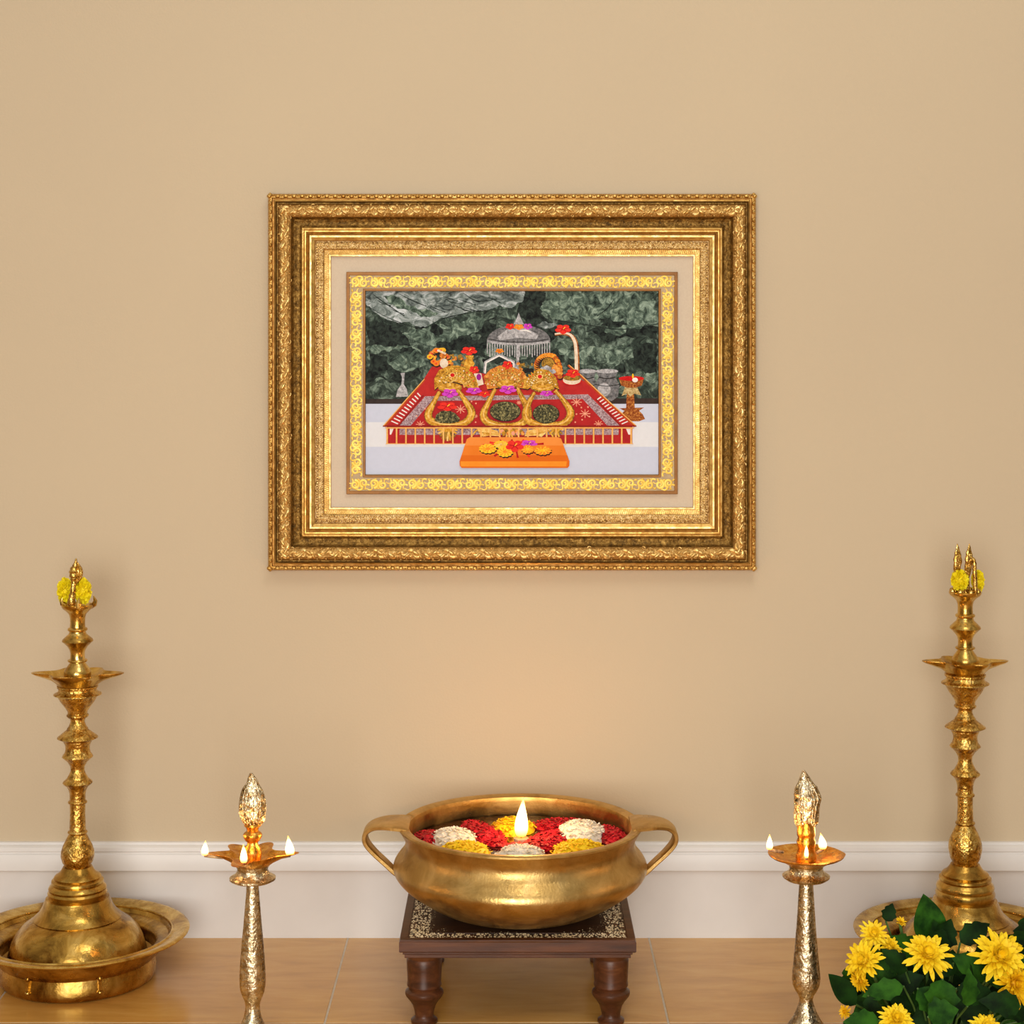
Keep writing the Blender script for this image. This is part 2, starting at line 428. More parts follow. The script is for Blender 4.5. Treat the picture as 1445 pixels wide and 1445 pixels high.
# scrollwork
def isides():
    yield (IX1 - IX0, lambda s, o: (IX0 + s, IY0 + o))
    yield (IX1 - IX0, lambda s, o: (IX0 + s, IY1 - o))
    yield (IY1 - IY0, lambda s, o: (IX0 + o, IY0 + s))
    yield (IY1 - IY0, lambda s, o: (IX1 - o, IY0 + s))
mb = MB(); HS = .0186
def spiral(fn, cs, co, r0, r1, a0, a1, w0, w1, n=16):
    p = []; rr = []
    for i in range(n):
        t = i / (n - 1); r = r0 + (r1 - r0) * t; a = a0 + (a1 - a0) * t
        p.append(fp(fn(cs + r * cos(a), co + r * sin(a)), HS)); rr.append((w0 + (w1 - w0) * t) / SF)
    mb.tube(p, rr, 6, 0, (YAX, .35))
for ln, fn in isides():
    hz = abs(fn(1, 0)[0] - fn(0, 0)[0]) > .5
    e0 = 5 if hz else 26
    n = int(round((ln - 2 * e0) / 27.0)); per = (ln - 2 * e0) / n
    for k in range(n):
        s0 = e0 + per * k; c_ = 14.2; f_ = 1 if k % 2 else -1; g_ = per / 29
        spiral(fn, s0 + 7.5 * g_, c_ + f_ * .8, 6.4, 1.0, -PI * .5 * f_, -PI * .5 * f_ + f_ * PI * 3.2, 2.3, 1.0, 22)
        spiral(fn, s0 + 21 * g_, c_ - f_ * 1.2, 6.0, 1.2, PI * .55 * f_, PI * .55 * f_ + f_ * PI * 2.8, 2.3, 1.0, 20)
        spiral(fn, s0 + 14.5 * g_, c_ + f_ * 3.5, 5.2, 4.6, PI * .9, PI * 1.9, .8, 1.7, 8)
        spiral(fn, s0 + 26.5 * g_, c_ + f_ * 4, 3.6, 3.0, PI * .2, PI * 1.4, 1.5, .7, 8)
        spiral(fn, s0 + 1.5 * g_, c_ - f_ * 4.5, 4.2, 3.0, PI * 1.1, PI * 2.3, .7, 1.4, 8)
        for (ds, do, a, b_) in ((14, -5.8, 3.2, 1.3), (0, 6, 2.6, 1.2), (28, -6, 2.6, 1.2), (18.5, 6.4, 2.4, 1.1), (4, -7, 2.0, 1.0), (23, 7, 2.0, 1.), (10, 7.2, 2.2, 1.)):
            mb.blob(fp(fn(s0 + ds * g_, c_ + f_ * do), HS), (a / SF, .5 / SF, b_ / SF), 8, 5, rot=Matrix.Rotation(rnd.uniform(-.7, .7) + (0 if hz else PI / 2), 3, 'Y'))
mb.build('scrollwork', M['scroll_gold'], inner, smooth=50)

# ---- the print (a flat sheet): ink areas in one mesh
INK = {}; inks = []
def ink(name, c1, c2=None, scale=90, rough=.45, lo=.35, hi=.65, c3=None, detail=6, dist=0.0, stretch=(1, 1, 1), ridged=False):
    m, nt, b = new_mat('ink_' + name)
    v = coords(nt, 'Object', stretch)
    f = noise_tex(nt, v, scale, detail, .68, dist)
    if ridged: f.node.noise_type = 'RIDGED_MULTIFRACTAL'; f.node.inputs['Lacunarity'].default_value = 2.3; f.node.inputs['Gain'].default_value = 1.6
    st = [(lo, L(c1)), (hi, L(c2 or c1))]
    if c3: st = [(lo, L(c1)), ((lo + hi) / 2, L(c3)), (hi, L(c2))]
    nt.links.new(ramp(nt, f, st), b.inputs['Base Color'])
    b.inputs['Roughness'].default_value = rough; b.inputs['Specular IOR Level'].default_value = .06
    INK[name] = len(inks); inks.append(m)
ink('rock', (14, 19, 18), (132, 154, 140), 52, c3=(56, 70, 62), lo=.34, hi=.66, detail=12, dist=.9)
ink('rock_light', (52, 62, 62), (206, 216, 222), 46, c3=(126, 140, 138), lo=.36, hi=.64, detail=12, dist=1.2, stretch=(.8, 1, 1.3))
ink('rock_mid', (24, 34, 30), (158, 180, 164), 60, c3=(86, 106, 94), lo=.36, hi=.64, detail=12, dist=1.0)
ink('hollow', (8, 11, 11), (62, 76, 68), 80, lo=.4, hi=.72, detail=10, dist=.8)
ink('skirt', (50, 40, 38), (62, 50, 46))
ink('table_lavender', (204, 212, 234), (208, 216, 238))
ink('table_white', (226, 230, 238), (230, 234, 242))
ink('cloth_red', (178, 34, 36), (196, 46, 42), 60)
ink('cloth_front', (172, 30, 34), (190, 40, 40), 60)
ink('cloth_dark', (130, 24, 22), (150, 34, 28), 60)
ink('braid', (120, 82, 88), (206, 190, 196), 420, lo=.38, hi=.62, c3=(166, 138, 146))
ink('gold', (120, 76, 10), (250, 206, 92), 150, lo=.32, hi=.66, c3=(212, 150, 40))
ink('gold_light', (220, 150, 40), (252, 222, 140), 160, lo=.35, hi=.65)
ink('gold_dark', (70, 46, 10), (206, 158, 60), 280, lo=.35, hi=.65)
ink('gold_orange', (140, 58, 18), (250, 190, 90), 160, lo=.34, hi=.66, c3=(222, 130, 50))
ink('rail_gold', (236, 170, 84), (248, 196, 116), 100)
ink('rail_red', (176, 60, 20), (200, 84, 30), 100)
ink('white', (236, 232, 230), (246, 242, 240))
ink('silver', (96, 96, 100), (224, 224, 230), 150, lo=.3, hi=.7)
ink('silver_dark', (52, 54, 56), (150, 150, 154), 160, lo=.32, hi=.7)
ink('stone', (34, 36, 24), (176, 166, 110), 330, lo=.38, hi=.64, c3=(84, 82, 54))
ink('hib_red', (226, 34, 28), (242, 60, 44), 120)
ink('hib_dark', (176, 16, 20), (190, 24, 26), 120)
ink('magenta', (204, 50, 196), (222, 84, 214), 120)
ink('magenta_dark', (150, 24, 140), (164, 36, 150), 120)
ink('orange', (238, 128, 22), (250, 158, 44), 160)
ink('yellow', (248, 190, 20), (255, 216, 60), 160)
ink('board_back', (240, 142, 58), (246, 152, 68), 20)
ink('board_mid', (232, 124, 30), (238, 132, 40), 20)
ink('board_edge', (222, 106, 14), (228, 112, 20), 20)
ink('board_front', (244, 142, 30), (250, 156, 44), 30)
ink('brass_red', (110, 44, 16), (216, 150, 70), 240, lo=.35, hi=.65, c3=(158, 84, 34))
ink('brass_pale', (150, 120, 60), (226, 204, 150), 200, lo=.35, hi=.65)
ink('pink', (236, 150, 120), (246, 176, 146), 100)
ink('cream', (222, 200, 168), (246, 236, 220), 160)
ink('black', (24, 20, 18), (40, 34, 30), 100)
ink('gem', (190, 14, 16), (220, 30, 30), 100)
PR = MB(); ZC = [0]
BASE_H = .0128
def PP(X, Y):  # zoomed drawing coordinates -> photo pixel
    return (480 + X / 2.89, 380 + Y / 2.89)
def nexth():
    ZC[0] += 1
    return BASE_H + ZC[0] * 3.0e-6
def poly(pts, k, h=None):
    h = h or nexth(); st = len(PR.v)
    for x, y in pts: PR.v.append(fp(PP(min(max(x, 100), 1303), min(max(y, 86), 838)), h))
    PR.face(range(st, st + len(pts)), INK[k])
def craggy(pts, k, amp=.16, it=3):
    for _ in range(it):
        o = []
        for i, p in enumerate(pts):
            n_ = pts[(i + 1) % len(pts)]
            dx, dy = n_[0] - p[0], n_[1] - p[1]; u = rnd.uniform(-amp, amp)
            o += [p, ((p[0] + n_[0]) / 2 - dy * u, (p[1] + n_[1]) / 2 + dx * u)]
        pts = o
    poly(pts, k)
def ell(cx, cy, rx, ry, k, n=24, a0=0, a1=2 * PI, rag=0.):
    poly([(cx + rx * (1 + rnd.uniform(-rag, rag)) * cos(a0 + (a1 - a0) * i / n), cy + ry * (1 + rnd.uniform(-rag, rag)) * sin(a0 + (a1 - a0) * i / n)) for i in range(n + (0 if a1 - a0 > 6 else 1))], k)
def stroke(pts, w, k, smooth_=0):
    if smooth_: pts = catmull(pts, smooth_)
    if not hasattr(w, '__len__'): w = [w] * len(pts)
    elif len(w) != len(pts):
        w = [w[min(int(i / (len(pts) - 1) * (len(w) - 1)), len(w) - 2)] + (w[min(int(i / (len(pts) - 1) * (len(w) - 1)) + 1, len(w) - 1)] - w[min(int(i / (len(pts) - 1) * (len(w) - 1)), len(w) - 2)]) * ((i / (len(pts) - 1) * (len(w) - 1)) % 1) for i in range(len(pts))]
    h = nexth(); st = len(PR.v)
    for i, p in enumerate(pts):
        a = pts[max(i - 1, 0)]; b_ = pts[min(i + 1, len(pts) - 1)]
        dx, dy = b_[0] - a[0], b_[1] - a[1]; l = math.hypot(dx, dy) or 1
        nx, ny = -dy / l * w[i] / 2, dx / l * w[i] / 2
        PR.v += [fp(PP(p[0] + nx, p[1] + ny), h), fp(PP(p[0] - nx, p[1] - ny), h)]
    for i in range(len(pts) - 1):
        PR.face((st + 2 * i, st + 2 * i + 1, st + 2 * i + 3, st + 2 * i + 2), INK[k])
def flower(cx, cy, rx, ry, k, kd, kc='yellow', n=5, ph=.3):
    p = []
    for i in range(60):
        t = 2 * PI * i / 60
        r = .62 + .38 * abs(cos(n / 2 * (t - ph))) ** .6
        p.append((cx + rx * r * cos(t), cy + ry * r * sin(t)))
    poly(p, k)
    for i in range(n):
        t = ph + 2 * PI * (i + .5) / n
        stroke([(cx, cy), (cx + rx * .6 * cos(t), cy + ry * .6 * sin(t))], [rx * .05, rx * .1], kd)
    ell(cx, cy, rx * .2, ry * .2, kd, 10)
    stroke([(cx, cy), (cx + rx * .25, cy - ry * .45)], rx * .09, kc)
def marig(cx, cy, rx, ry, k, kd):
    p = []
    for i in range(48):
        t = 2 * PI * i / 48; r = .85 + .15 * abs(sin(t * 6))
        p.append((cx + rx * r * cos(t), cy + ry * r * sin(t)))
    poly([(x + 2, y + 5) for x, y in p], 'black')
    poly(p, k)
    for i in range(9):
        t = 2 * PI * i / 9
        stroke([(cx + rx * .35 * cos(t), cy + ry * .35 * sin(t)), (cx + rx * .8 * cos(t + .3), cy + ry * .8 * sin(t + .3))], rx * .09, kd)
    ell(cx, cy, rx * .3, ry * .3, kd, 12)
# sheet + rock
poly([(100, 86), (1303, 86), (1303, 560), (100, 560)], 'rock')
craggy([(100, 235), (160, 215), (240, 245), (300, 330), (330, 420), (250, 470), (160, 440), (100, 460)], 'hollow')
craggy([(470, 260), (560, 215), (640, 185), (600, 300), (590, 360), (500, 340), (450, 310)], 'hollow')
craggy([(740, 95), (840, 95), (820, 180), (900, 235), (860, 300), (760, 220), (720, 170)], 'hollow')
craggy([(1000, 255), (1120, 250), (1300, 235), (1300, 290), (1180, 275), (1090, 300)], 'hollow')
craggy([(1180, 330), (1290, 300), (1300, 440), (1250, 430), (1200, 400)], 'hollow')
craggy([(100, 86), (752, 86), (745, 130), (700, 158), (650, 146), (590, 170), (520, 172), (470, 192), (410, 196), (360, 224), (325, 236), (268, 214), (200, 208), (150, 182), (118, 150), (100, 142)], 'rock_light')
craggy([(160, 100), (215, 92), (330, 160), (420, 180), (330, 200), (230, 160)], 'rock_mid')
craggy([(850, 86), (1303, 86), (1303, 215), (1220, 246), (1130, 236), (1040, 232), (960, 212), (870, 200), (815, 160)], 'rock_mid')
craggy([(250, 262), (330, 240), (430, 232), (520, 238), (500, 280), (430, 300), (330, 300)], 'rock_mid')
craggy([(460, 205), (560, 190), (600, 205), (560, 255), (490, 300), (440, 280)], 'rock_mid')
craggy([(870, 300), (940, 270), (1100, 310), (1180, 290), (1200, 360), (1120, 400), (1000, 390), (900, 350)], 'rock_mid')
craggy([(180, 320), (260, 310), (330, 340), (350, 390), (270, 420), (190, 380)], 'rock_mid')
for i in range(46):       # broken facets of the cave wall
    x = rnd.uniform(110, 1295); y = rnd.uniform(205, 500); w_ = rnd.uniform(18, 60); h_ = rnd.uniform(8, 26)
    if 330 < x < 600 and y > 330: continue
    a = rnd.uniform(-.6, .5)
    craggy([(x + w_ * cos(t + a) , y + h_ * sin(t) + w_ * .4 * sin(a) * cos(t)) for t in (0, 1.1, 2.2, 3.1, 4.1, 5.2)], rnd.choice(['hollow', 'rock_mid', 'hollow', 'rock', 'rock_light' if y < 300 and x > 800 else 'rock_mid']), .2, 2)
craggy([(100, 86), (752, 86), (745, 130), (700, 158), (650, 146), (590, 170), (520, 172), (470, 192), (410, 196), (360, 224), (325, 236), (268, 214), (200, 208), (150, 182), (118, 150), (100, 142)], 'rock_light', .12)
craggy([(170, 110), (215, 104), (330, 165), (400, 180), (330, 195), (230, 160)], 'rock_mid')
for i in range(12):
    x = rnd.uniform(120, 620); y = rnd.uniform(95, 165)
    stroke([(x, y), (x + rnd.uniform(15, 40), y + rnd.uniform(6, 20)), (x + rnd.uniform(50, 90), y + rnd.uniform(15, 34))], [1, 4, 1], 'hollow', 3)
for pts_ in ([(110, 150), (200, 200), (330, 240), (420, 200), (560, 172), (700, 160)], [(230, 95), (300, 130), (350, 150)], [(130, 100), (170, 130), (260, 190)], [(500, 95), (560, 130), (640, 120)],
             [(860, 205), (1000, 225), (1150, 245), (1300, 222)], [(1120, 120), (1090, 160), (1050, 190)]):
    stroke(pts_, [1, 5, 2], 'hollow', 4)
poly([(100, 530), (1303, 527), (1303, 552), (100, 552)], 'skirt')
poly([(100, 550), (1303, 550), (1303, 626), (100, 626)], 'table_lavender')
poly([(100, 625), (1303, 625), (1303, 728), (100, 728)], 'table_white')
poly([(100, 726), (1303, 726), (1303, 838), (100, 838)], 'table_lavender')
# silver vessels behind
poly([(244, 425), (262, 422), (260, 440), (258, 470), (270, 490), (275, 520), (225, 522), (232, 492), (248, 470), (250, 440)], 'silver')
for cx_, s_ in ((1010, .8), (1090, 1.)):
    poly([(cx_ - 46 * s_, 415), (cx_ + 46 * s_, 415), (cx_ + 34 * s_, 440), (cx_ + 52 * s_, 475), (cx_ + 45 * s_, 520), (cx_ + 20 * s_, 538), (cx_ - 20 * s_, 538), (cx_ - 45 * s_, 520), (cx_ - 52 * s_, 475), (cx_ - 34 * s_, 440)], 'silver_dark')
    ell(cx_, 416, 46 * s_, 9, 'silver', 20)
    ell(cx_ - 12 * s_, 492, 26 * s_, 28 * s_, 'silver', 20, rag=.05)
    stroke([(cx_ - 34 * s_, 440), (cx_, 447), (cx_ + 34 * s_, 440)], 4, 'black', 3)
    stroke([(cx_ - 50 * s_, 470), (cx_, 478), (cx_ + 50 * s_, 470)], 3, 'black', 3)
# copper lamp right
poly([(1140, 612), (1150, 590), (1168, 572), (1215, 572), (1236, 592), (1246, 612), (1220, 622), (1165, 620)], 'brass_red')
poly([(1140, 568), (1242, 565), (1222, 578), (1160, 578)], 'brass_red')
poly([(1168, 568), (1172, 500), (1200, 500), (1204, 568)], 'brass_red')
poly([(1150, 518), (1165, 478), (1212, 478), (1230, 515), (1200, 508), (1186, 520), (1172, 508)], 'brass_pale')
poly([(1138, 445), (1242, 445), (1232, 475), (1206, 484), (1172, 484), (1148, 474)], 'brass_red')
ell(1190, 446, 52, 10, 'gem', 20); ell(1205, 452, 12, 10, 'white', 12); ell(1196, 436, 4, 10, 'yellow', 10)
# silver umbrella dome
stroke([(724, 296), (724, 410)], 12, 'silver')
for i in range(26):
    x = 600 + i * 10.2
    stroke([(x, 296), (x, 345 + 14 * abs(sin(i * 1.3)))], 4.2, 'silver')
poly([(598, 296)] + [(728 + 130 * cos(PI + PI * i / 24), 292 + 66 * sin(PI + PI * i / 24)) for i in range(25)] + [(857, 296), (800, 306), (728, 309), (656, 306)], 'silver_dark')
stroke([(600, 294), (660, 303), (728, 306), (796, 303), (856, 294)], 9, 'silver', 4)
poly([(650, 290), (640, 275), (680, 245), (760, 240), (810, 268), (800, 285), (730, 280)], 'silver')
ell(752, 262, 30, 15, 'white', 16, rag=.12); ell(742, 266, 44, 14, 'silver', 16, rag=.1)
stroke([(606, 284), (660, 294), (728, 297), (796, 294), (850, 284)], 2.5, 'black', 4)
poly([(706, 224), (720, 200), (728, 176), (737, 200), (750, 224)], 'silver')
flower(693, 233, 20, 13, 'hib_red', 'hib_dark'); flower(765, 233, 20, 13, 'magenta', 'magenta_dark'); flower(729, 235, 22, 12, 'orange', 'gold')
# cloth, back part
poly([(175, 640), (255, 545), (335, 455), (372, 398), (430, 392), (560, 420), (640, 440), (760, 440), (880, 425), (950, 432), (1005, 462), (1100, 545), (1208, 640)], 'cloth_red')
# inner top
poly([(238, 640), (345, 519), (1012, 511), (1142, 640)], 'braid')
poly([(285, 640), (372, 538), (990, 530), (1092, 640)], 'cloth_front')
# front face
poly([(187, 640), (1194, 640), (1194, 713), (187, 713)], 'cloth_front')
poly([(240, 652), (1138, 652), (1138, 677), (240, 677)], 'braid')
poly([(200, 652), (216, 652), (206, 676), (200, 676)], 'white'); poly([(1168, 652), (1186, 652), (1186, 676), (1178, 676)], 'white')
# side rails
def lerp(a, b_, t): return (a[0] + (b_[0] - a[0]) * t, a[1] + (b_[1] - a[1]) * t)
for (a, b_, c_, d_) in (((205, 622), (322, 496), (232, 634), (334, 510)), ((1180, 622), (1058, 512), (1152, 634), (1042, 524))):
    for i in range(11):
        t = i / 11.0
        p0, p1, p2, p3 = lerp(a, b_, t), lerp(a, b_, t + .03), lerp(c_, d_, t + .03), lerp(c_, d_, t)
        poly([p0, p1, p2, p3], 'white')
stroke([(178, 642), (262, 545), (345, 450)], [10, 8, 6], 'rail_red'); stroke([(174, 640), (258, 543), (342, 448)], [4, 4, 3], 'rail_gold')
stroke([(1205, 642), (1100, 548), (985, 440), (930, 392)], [10, 8, 7, 6], 'rail_red'); stroke([(1208, 639), (1103, 545), (988, 436), (934, 390)], [4, 4, 4, 3], 'rail_gold')
stroke([(236, 640), (338, 515)], 5, 'cloth_dark'); stroke([(1146, 640), (1044, 530)], 5, 'cloth_dark')
# snow-star pattern
for cx_, cy_, r_ in ((490, 572, 22), (965, 543, 22), (1000, 590, 22), (1055, 632, 18), (325, 634, 18), (550, 600, 10), (730, 545, 10)):
    for i in range(4):
        t = PI * i / 4
        stroke([(cx_ - r_ * cos(t), cy_ - r_ * .8 * sin(t)), (cx_ + r_ * cos(t), cy_ + r_ * .8 * sin(t))], 3, 'pink')
for x, y in ((535, 540), (553, 548), (540, 575), (548, 598), (552, 625), (985, 565), (1012, 563), (965, 592), (1018, 602), (988, 615), (930, 560), (960, 625), (310, 600), (345, 570)):
    ell(x, y, 3.5, 3.5, 'pink', 8)
# white arch
stroke([(588, 425), (592, 380), (648, 350), (708, 378), (716, 425)], 12, 'silver'); stroke([(590, 425), (595, 381), (648, 353), (705, 380), (712, 425)], 6, 'white')
# garlanded heaps at the back, plain flower clusters
for i in range(26):
    a = rnd.uniform(0, 2 * PI); q = math.sqrt(rnd.random())
    marig(410 + 52 * q * cos(a), 365 + 42 * q * sin(a), 13, 11, rnd.choice(['orange', 'gold_orange', 'yellow', 'orange']), 'hib_red')
ell(422, 384, 17, 20, 'cream', 18); ell(418, 352, 14, 12, 'gold_orange', 14); stroke([(395, 330), (430, 345)], 8, 'cream')
for i in range(34):
    t = rnd.random(); a = rnd.uniform(0, 2 * PI); q = rnd.random()
    ell(490 + 95 * (rnd.random() - .5), 385 + 70 * (rnd.random() - .5), rnd.uniform(5, 12), rnd.uniform(4, 9), rnd.choice(['gold_orange', 'gold_dark', 'gold', 'gold_dark']), 9, rag=.2)
for i in range(30):
    ell(790 + 130 * (rnd.random() - .5), 410 + 50 * (rnd.random() - .5), rnd.uniform(5, 11), rnd.uniform(4, 9), rnd.choice(['gold_dark', 'gold_orange', 'black', 'stone']), 9, rag=.2)
for i in range(20):
    t = PI * (.9 + 1.25 * i / 20)
    marig(850 + 48 * cos(t), 392 + 42 * sin(t) + (max(0, i - 12) * 5), 12, 10, rnd.choice(['orange', 'gold_orange', 'rail_red']), 'gold')
ell(848, 385, 26, 26, 'gold_dark', 20, rag=.08); ell(838, 408, 24, 14, 'silver', 14, rag=.2); ell(880, 410, 20, 22, 'gold_orange', 14, rag=.2); ell(868, 418, 12, 10, 'silver', 12, rag=.2)
# gold stand with red flower
poly([(508, 352), (545, 352), (536, 366), (548, 385), (536, 412), (514, 412), (504, 385), (516, 366)], 'gold'); flower(525, 333, 34, 18, 'hib_red', 'hib_dark')
flower(545, 410, 22, 16, 'hib_red', 'hib_dark'); poly([(545, 425), (575, 425), (585, 470), (550, 480)], 'cream'); ell(565, 440, 10, 14, 'magenta_dark', 10)
# bent cream post
stroke([(876, 266), (905, 262), (935, 266), (955, 285), (964, 320), (968, 418)], [10, 12, 15, 18, 19, 20], 'brass_red', 4)
stroke([(876, 264), (905, 260), (935, 264), (953, 284), (962, 320), (965, 418)], [6, 7, 9, 12, 13, 14], 'cream', 4)
flower(910, 244, 34, 20, 'hib_red', 'hib_dark')
ell(946, 456, 40, 18, 'gem', 20); ell(946, 452, 37, 19, 'cream', 20); ell(946, 444, 34, 12, 'gold_dark', 16, rag=.1); flower(950, 425, 30, 18, 'hib_red', 'hib_dark')
flower(650, 333, 18, 10, 'orange', 'hib_dark')
# crowns
def crown(pts, k, gem=None):
    cx_ = sum(p[0] for p in pts) / len(pts); cy_ = sum(p[1] for p in pts) / len(pts)
    poly([(p[0] + 1, p[1] + 4) for p in pts], 'black'); poly(pts, k)
    x0_, x1_ = min(p[0] for p in pts), max(p[0] for p in pts); y0_, y1_ = min(p[1] for p in pts), max(p[1] for p in pts)
    bx, by = (x0_ + x1_) / 2, y1_ - 8; rx_, ry_ = (x1_ - x0_) / 2, (by - y0_)
    for lay, (f0, f1, n_) in enumerate(((.62, .97, 15), (.36, .68, 11))):
        for i in range(n_):
            a = PI * (1.06 + .88 * i / (n_ - 1)); ca, sa = cos(a), sin(a)
            p0 = (bx + rx_ * f0 * ca, by + ry_ * f0 * sa); p1 = (bx + rx_ * f1 * ca, by + ry_ * f1 * sa); pm = lerp(p0, p1, .55)
            stroke([p0, pm, p1], [5, 13, 5], 'gold_dark'); stroke([p0, pm, p1], [3, 10, 3], ('gold_light' if lay else 'gold') if i % 2 else k)
            ell(pm[0], pm[1], 3, 3, rnd.choice(['gold_dark', 'gem', 'gold_dark', 'cream']), 8)
    for f_ in (.66, .34):
        ar = [(bx + rx_ * f_ * cos(PI * (1.04 + .92 * i / 16)), by + ry_ * f_ * sin(PI * (1.04 + .92 * i / 16))) for i in range(17)]
        stroke(ar, 6, 'gold_dark')
        for p in ar: ell(p[0], p[1], 3.2, 2.8, 'gold_light', 8)
    if gem:
        ell(gem[0], gem[1], 13, 11, 'gold_light', 14); ell(gem[0], gem[1], 9, 8, 'gem', 12)
crown([(584, 440), (610, 410), (650, 392), (700, 398), (745, 415), (768, 450), (755, 488), (700, 480), (640, 484), (600, 490)], 'gold_orange')
crown([(384, 492), (382, 448), (402, 412), (440, 394), (480, 392), (520, 408), (552, 440), (566, 488), (530, 492), (500, 470), (460, 458), (415, 464)], 'gold', (457, 432))
crown([(745, 486), (752, 452), (785, 425), (812, 405), (850, 412), (880, 440), (894, 490), (862, 478), (828, 462), (790, 472), (765, 490)], 'gold', (815, 438))
for cx_, cy_, rx_ in ((447, 483, 50), (826, 482, 50), (680, 470, 46)):
    ell(cx_, cy_, rx_, 20, 'gold_dark', 22); ell(cx_, cy_ - 2, rx_ - 4, 16, 'gold', 22)
    stroke([(cx_ - rx_ + 10, cy_ - 5), (cx_, cy_ + 8), (cx_ + rx_ - 10, cy_ - 5)], [2, 7, 2], 'gold_light', 4); poly([(cx_ - 6, cy_ - 6), (cx_, cy_ - 26), (cx_ + 6, cy_ - 6)], 'gold_light')
# three pear-shaped gold rings
for path in ([(404, 500), (380, 545), (358, 592), (370, 620), (408, 634), (450, 637), (500, 630), (530, 606), (534, 578), (508, 535), (480, 494)],
             [(632, 488), (602, 548), (584, 592), (598, 622), (640, 637), (690, 641), (735, 632), (764, 603), (764, 570), (745, 530), (722, 486)],
             [(793, 503), (770, 545), (757, 587), (766, 616), (800, 633), (850, 637), (905, 632), (934, 610), (940, 580), (915, 540), (878, 495)]):
    stroke(path, [14, 22, 32, 32, 28, 26, 28, 32, 32, 22, 14], 'gold_dark', 5)
    stroke(path, [9, 17, 25, 26, 22, 20, 22, 26, 25, 17, 9], 'gold', 5)
    stroke([(p[0], p[1] - 3) for p in path], [2, 4, 6, 6, 5, 5, 5, 6, 6, 4, 2], 'gold_light', 5)
poly([(385, 618), (390, 595), (410, 580), (440, 576), (468, 588), (488, 610), (482, 624), (450, 630), (405, 628)], 'stone')
flower(436, 560, 42, 19, 'hib_red', 'hib_dark')
ell(673, 581, 63, 41, 'black', 28); ell(673, 580, 61, 39, 'stone', 28, rag=.02)
ell(840, 591, 55, 40, 'black', 28); ell(840, 590, 53, 38, 'stone', 28, rag=.02)
flower(447, 506, 34, 19, 'magenta', 'magenta_dark'); flower(545, 496, 34, 14, 'magenta', 'magenta_dark'); flower(684, 491, 36, 18, 'magenta', 'magenta_dark'); flower(842, 507, 28, 12, 'magenta', 'magenta_dark')
flower(588, 510, 24, 13, 'hib_red', 'hib_dark'); flower(682, 390, 22, 17, 'hib_red', 'hib_dark')
# gold ornaments in front
for cx_, cy_, n_, r_ in ((437, 655, 11, 52), (690, 650, 9, 50), (880, 655, 7, 40)):
    for i in range(n_):
        t = PI * (.05 + .9 * i / (n_ - 1))
        stroke([(cx_, cy_ - 8), (cx_ + r_ * .8 * cos(t), cy_ - 5 + r_ * sin(t))], [12, 7], rnd.choice(['gold', 'gold_dark', 'gold_light']))
    ell(cx_, cy_ - 4, r_ * .45, 14, 'gold', 14)
for sx in (1, -1):
    c_ = 702
    stroke([(c_ - sx * 170, 690), (c_ - sx * 150, 662), (c_ - sx * 128, 652)], [4, 6, 8], 'gold', 3)
    poly([(c_ - sx * 145, 650), (c_ - sx * 110, 646), (c_ - sx * 60, 660), (c_ - sx * 50, 682), (c_ - sx * 95, 680), (c_ - sx * 120, 685), (c_ - sx * 135, 672)], 'gold_light')
    stroke([(c_ - sx * 140, 664), (c_ - sx * 100, 672), (c_ - sx * 55, 676)], [2, 6, 2], 'gold')
for i in range(14): ell(660 + i * 6.5, 662 + 10 * sin(i * 2.1), 8, 9, rnd.choice(['gold_orange', 'gold', 'gold_dark', 'pink']), 9)
# front rail
stroke([(172, 641), (1210, 641)], 5, 'cloth_dark'); stroke([(182, 648), (1200, 648)], 5, 'rail_gold')
xs_ = [190 + 38.4 * i for i in range(27)]
for x in xs_: stroke([(x, 648), (x, 713)], 6.5, 'rail_gold')
stroke([(184, 713), (1197, 713)], 3, 'rail_gold')
# orange board
poly([(528, 686), (888, 686), (902, 692), (935, 784), (487, 784), (516, 694)], 'board_back')
poly([(507, 720), (912, 720), (935, 784), (487, 784)], 'board_mid')
poly([(494, 760), (927, 760), (936, 786), (486, 786)], 'board_edge')
poly([(486, 783), (936, 783), (935, 803), (928, 812), (495, 812), (487, 803)], 'board_edge')
poly([(490, 785), (925, 785), (923, 806), (492, 806)], 'board_front')
for i in range(14):
    t = PI * (.12 + .76 * i / 13); s_ = -1 if i % 2 else 1
    stroke([(712 - 60 * cos(t), 725 - s_ * 8), (712 - 140 * cos(t), 733 - s_ * 38 * sin(t))], [4, 9, 3], rnd.choice(['hib_red', 'hib_dark', 'hib_red']), 3)
marig(602, 733, 38, 20, 'yellow', 'orange'); marig(655, 716, 30, 17, 'yellow', 'gold_light'); marig(672, 746, 34, 22, 'yellow', 'orange')
flower(770, 712, 36, 15, 'magenta', 'magenta_dark'); marig(765, 735, 28, 19, 'orange', 'yellow'); marig(826, 740, 38, 20, 'orange', 'yellow')
flower(712, 722, 38, 25, 'hib_red', 'hib_dark')
PR.build('print', inks, pic, smooth=0)

# ------------------------------------------------------------------ lathe helpers in photo pixels
def plathe(mb, prof, ybase, sc, seg=48, **kw):
    mb.lathe([((p[0]) / sc, (ybase - p[1]) / sc) + ((p[2] / sc,) if len(p) > 2 else ()) for p in prof], seg, **kw)

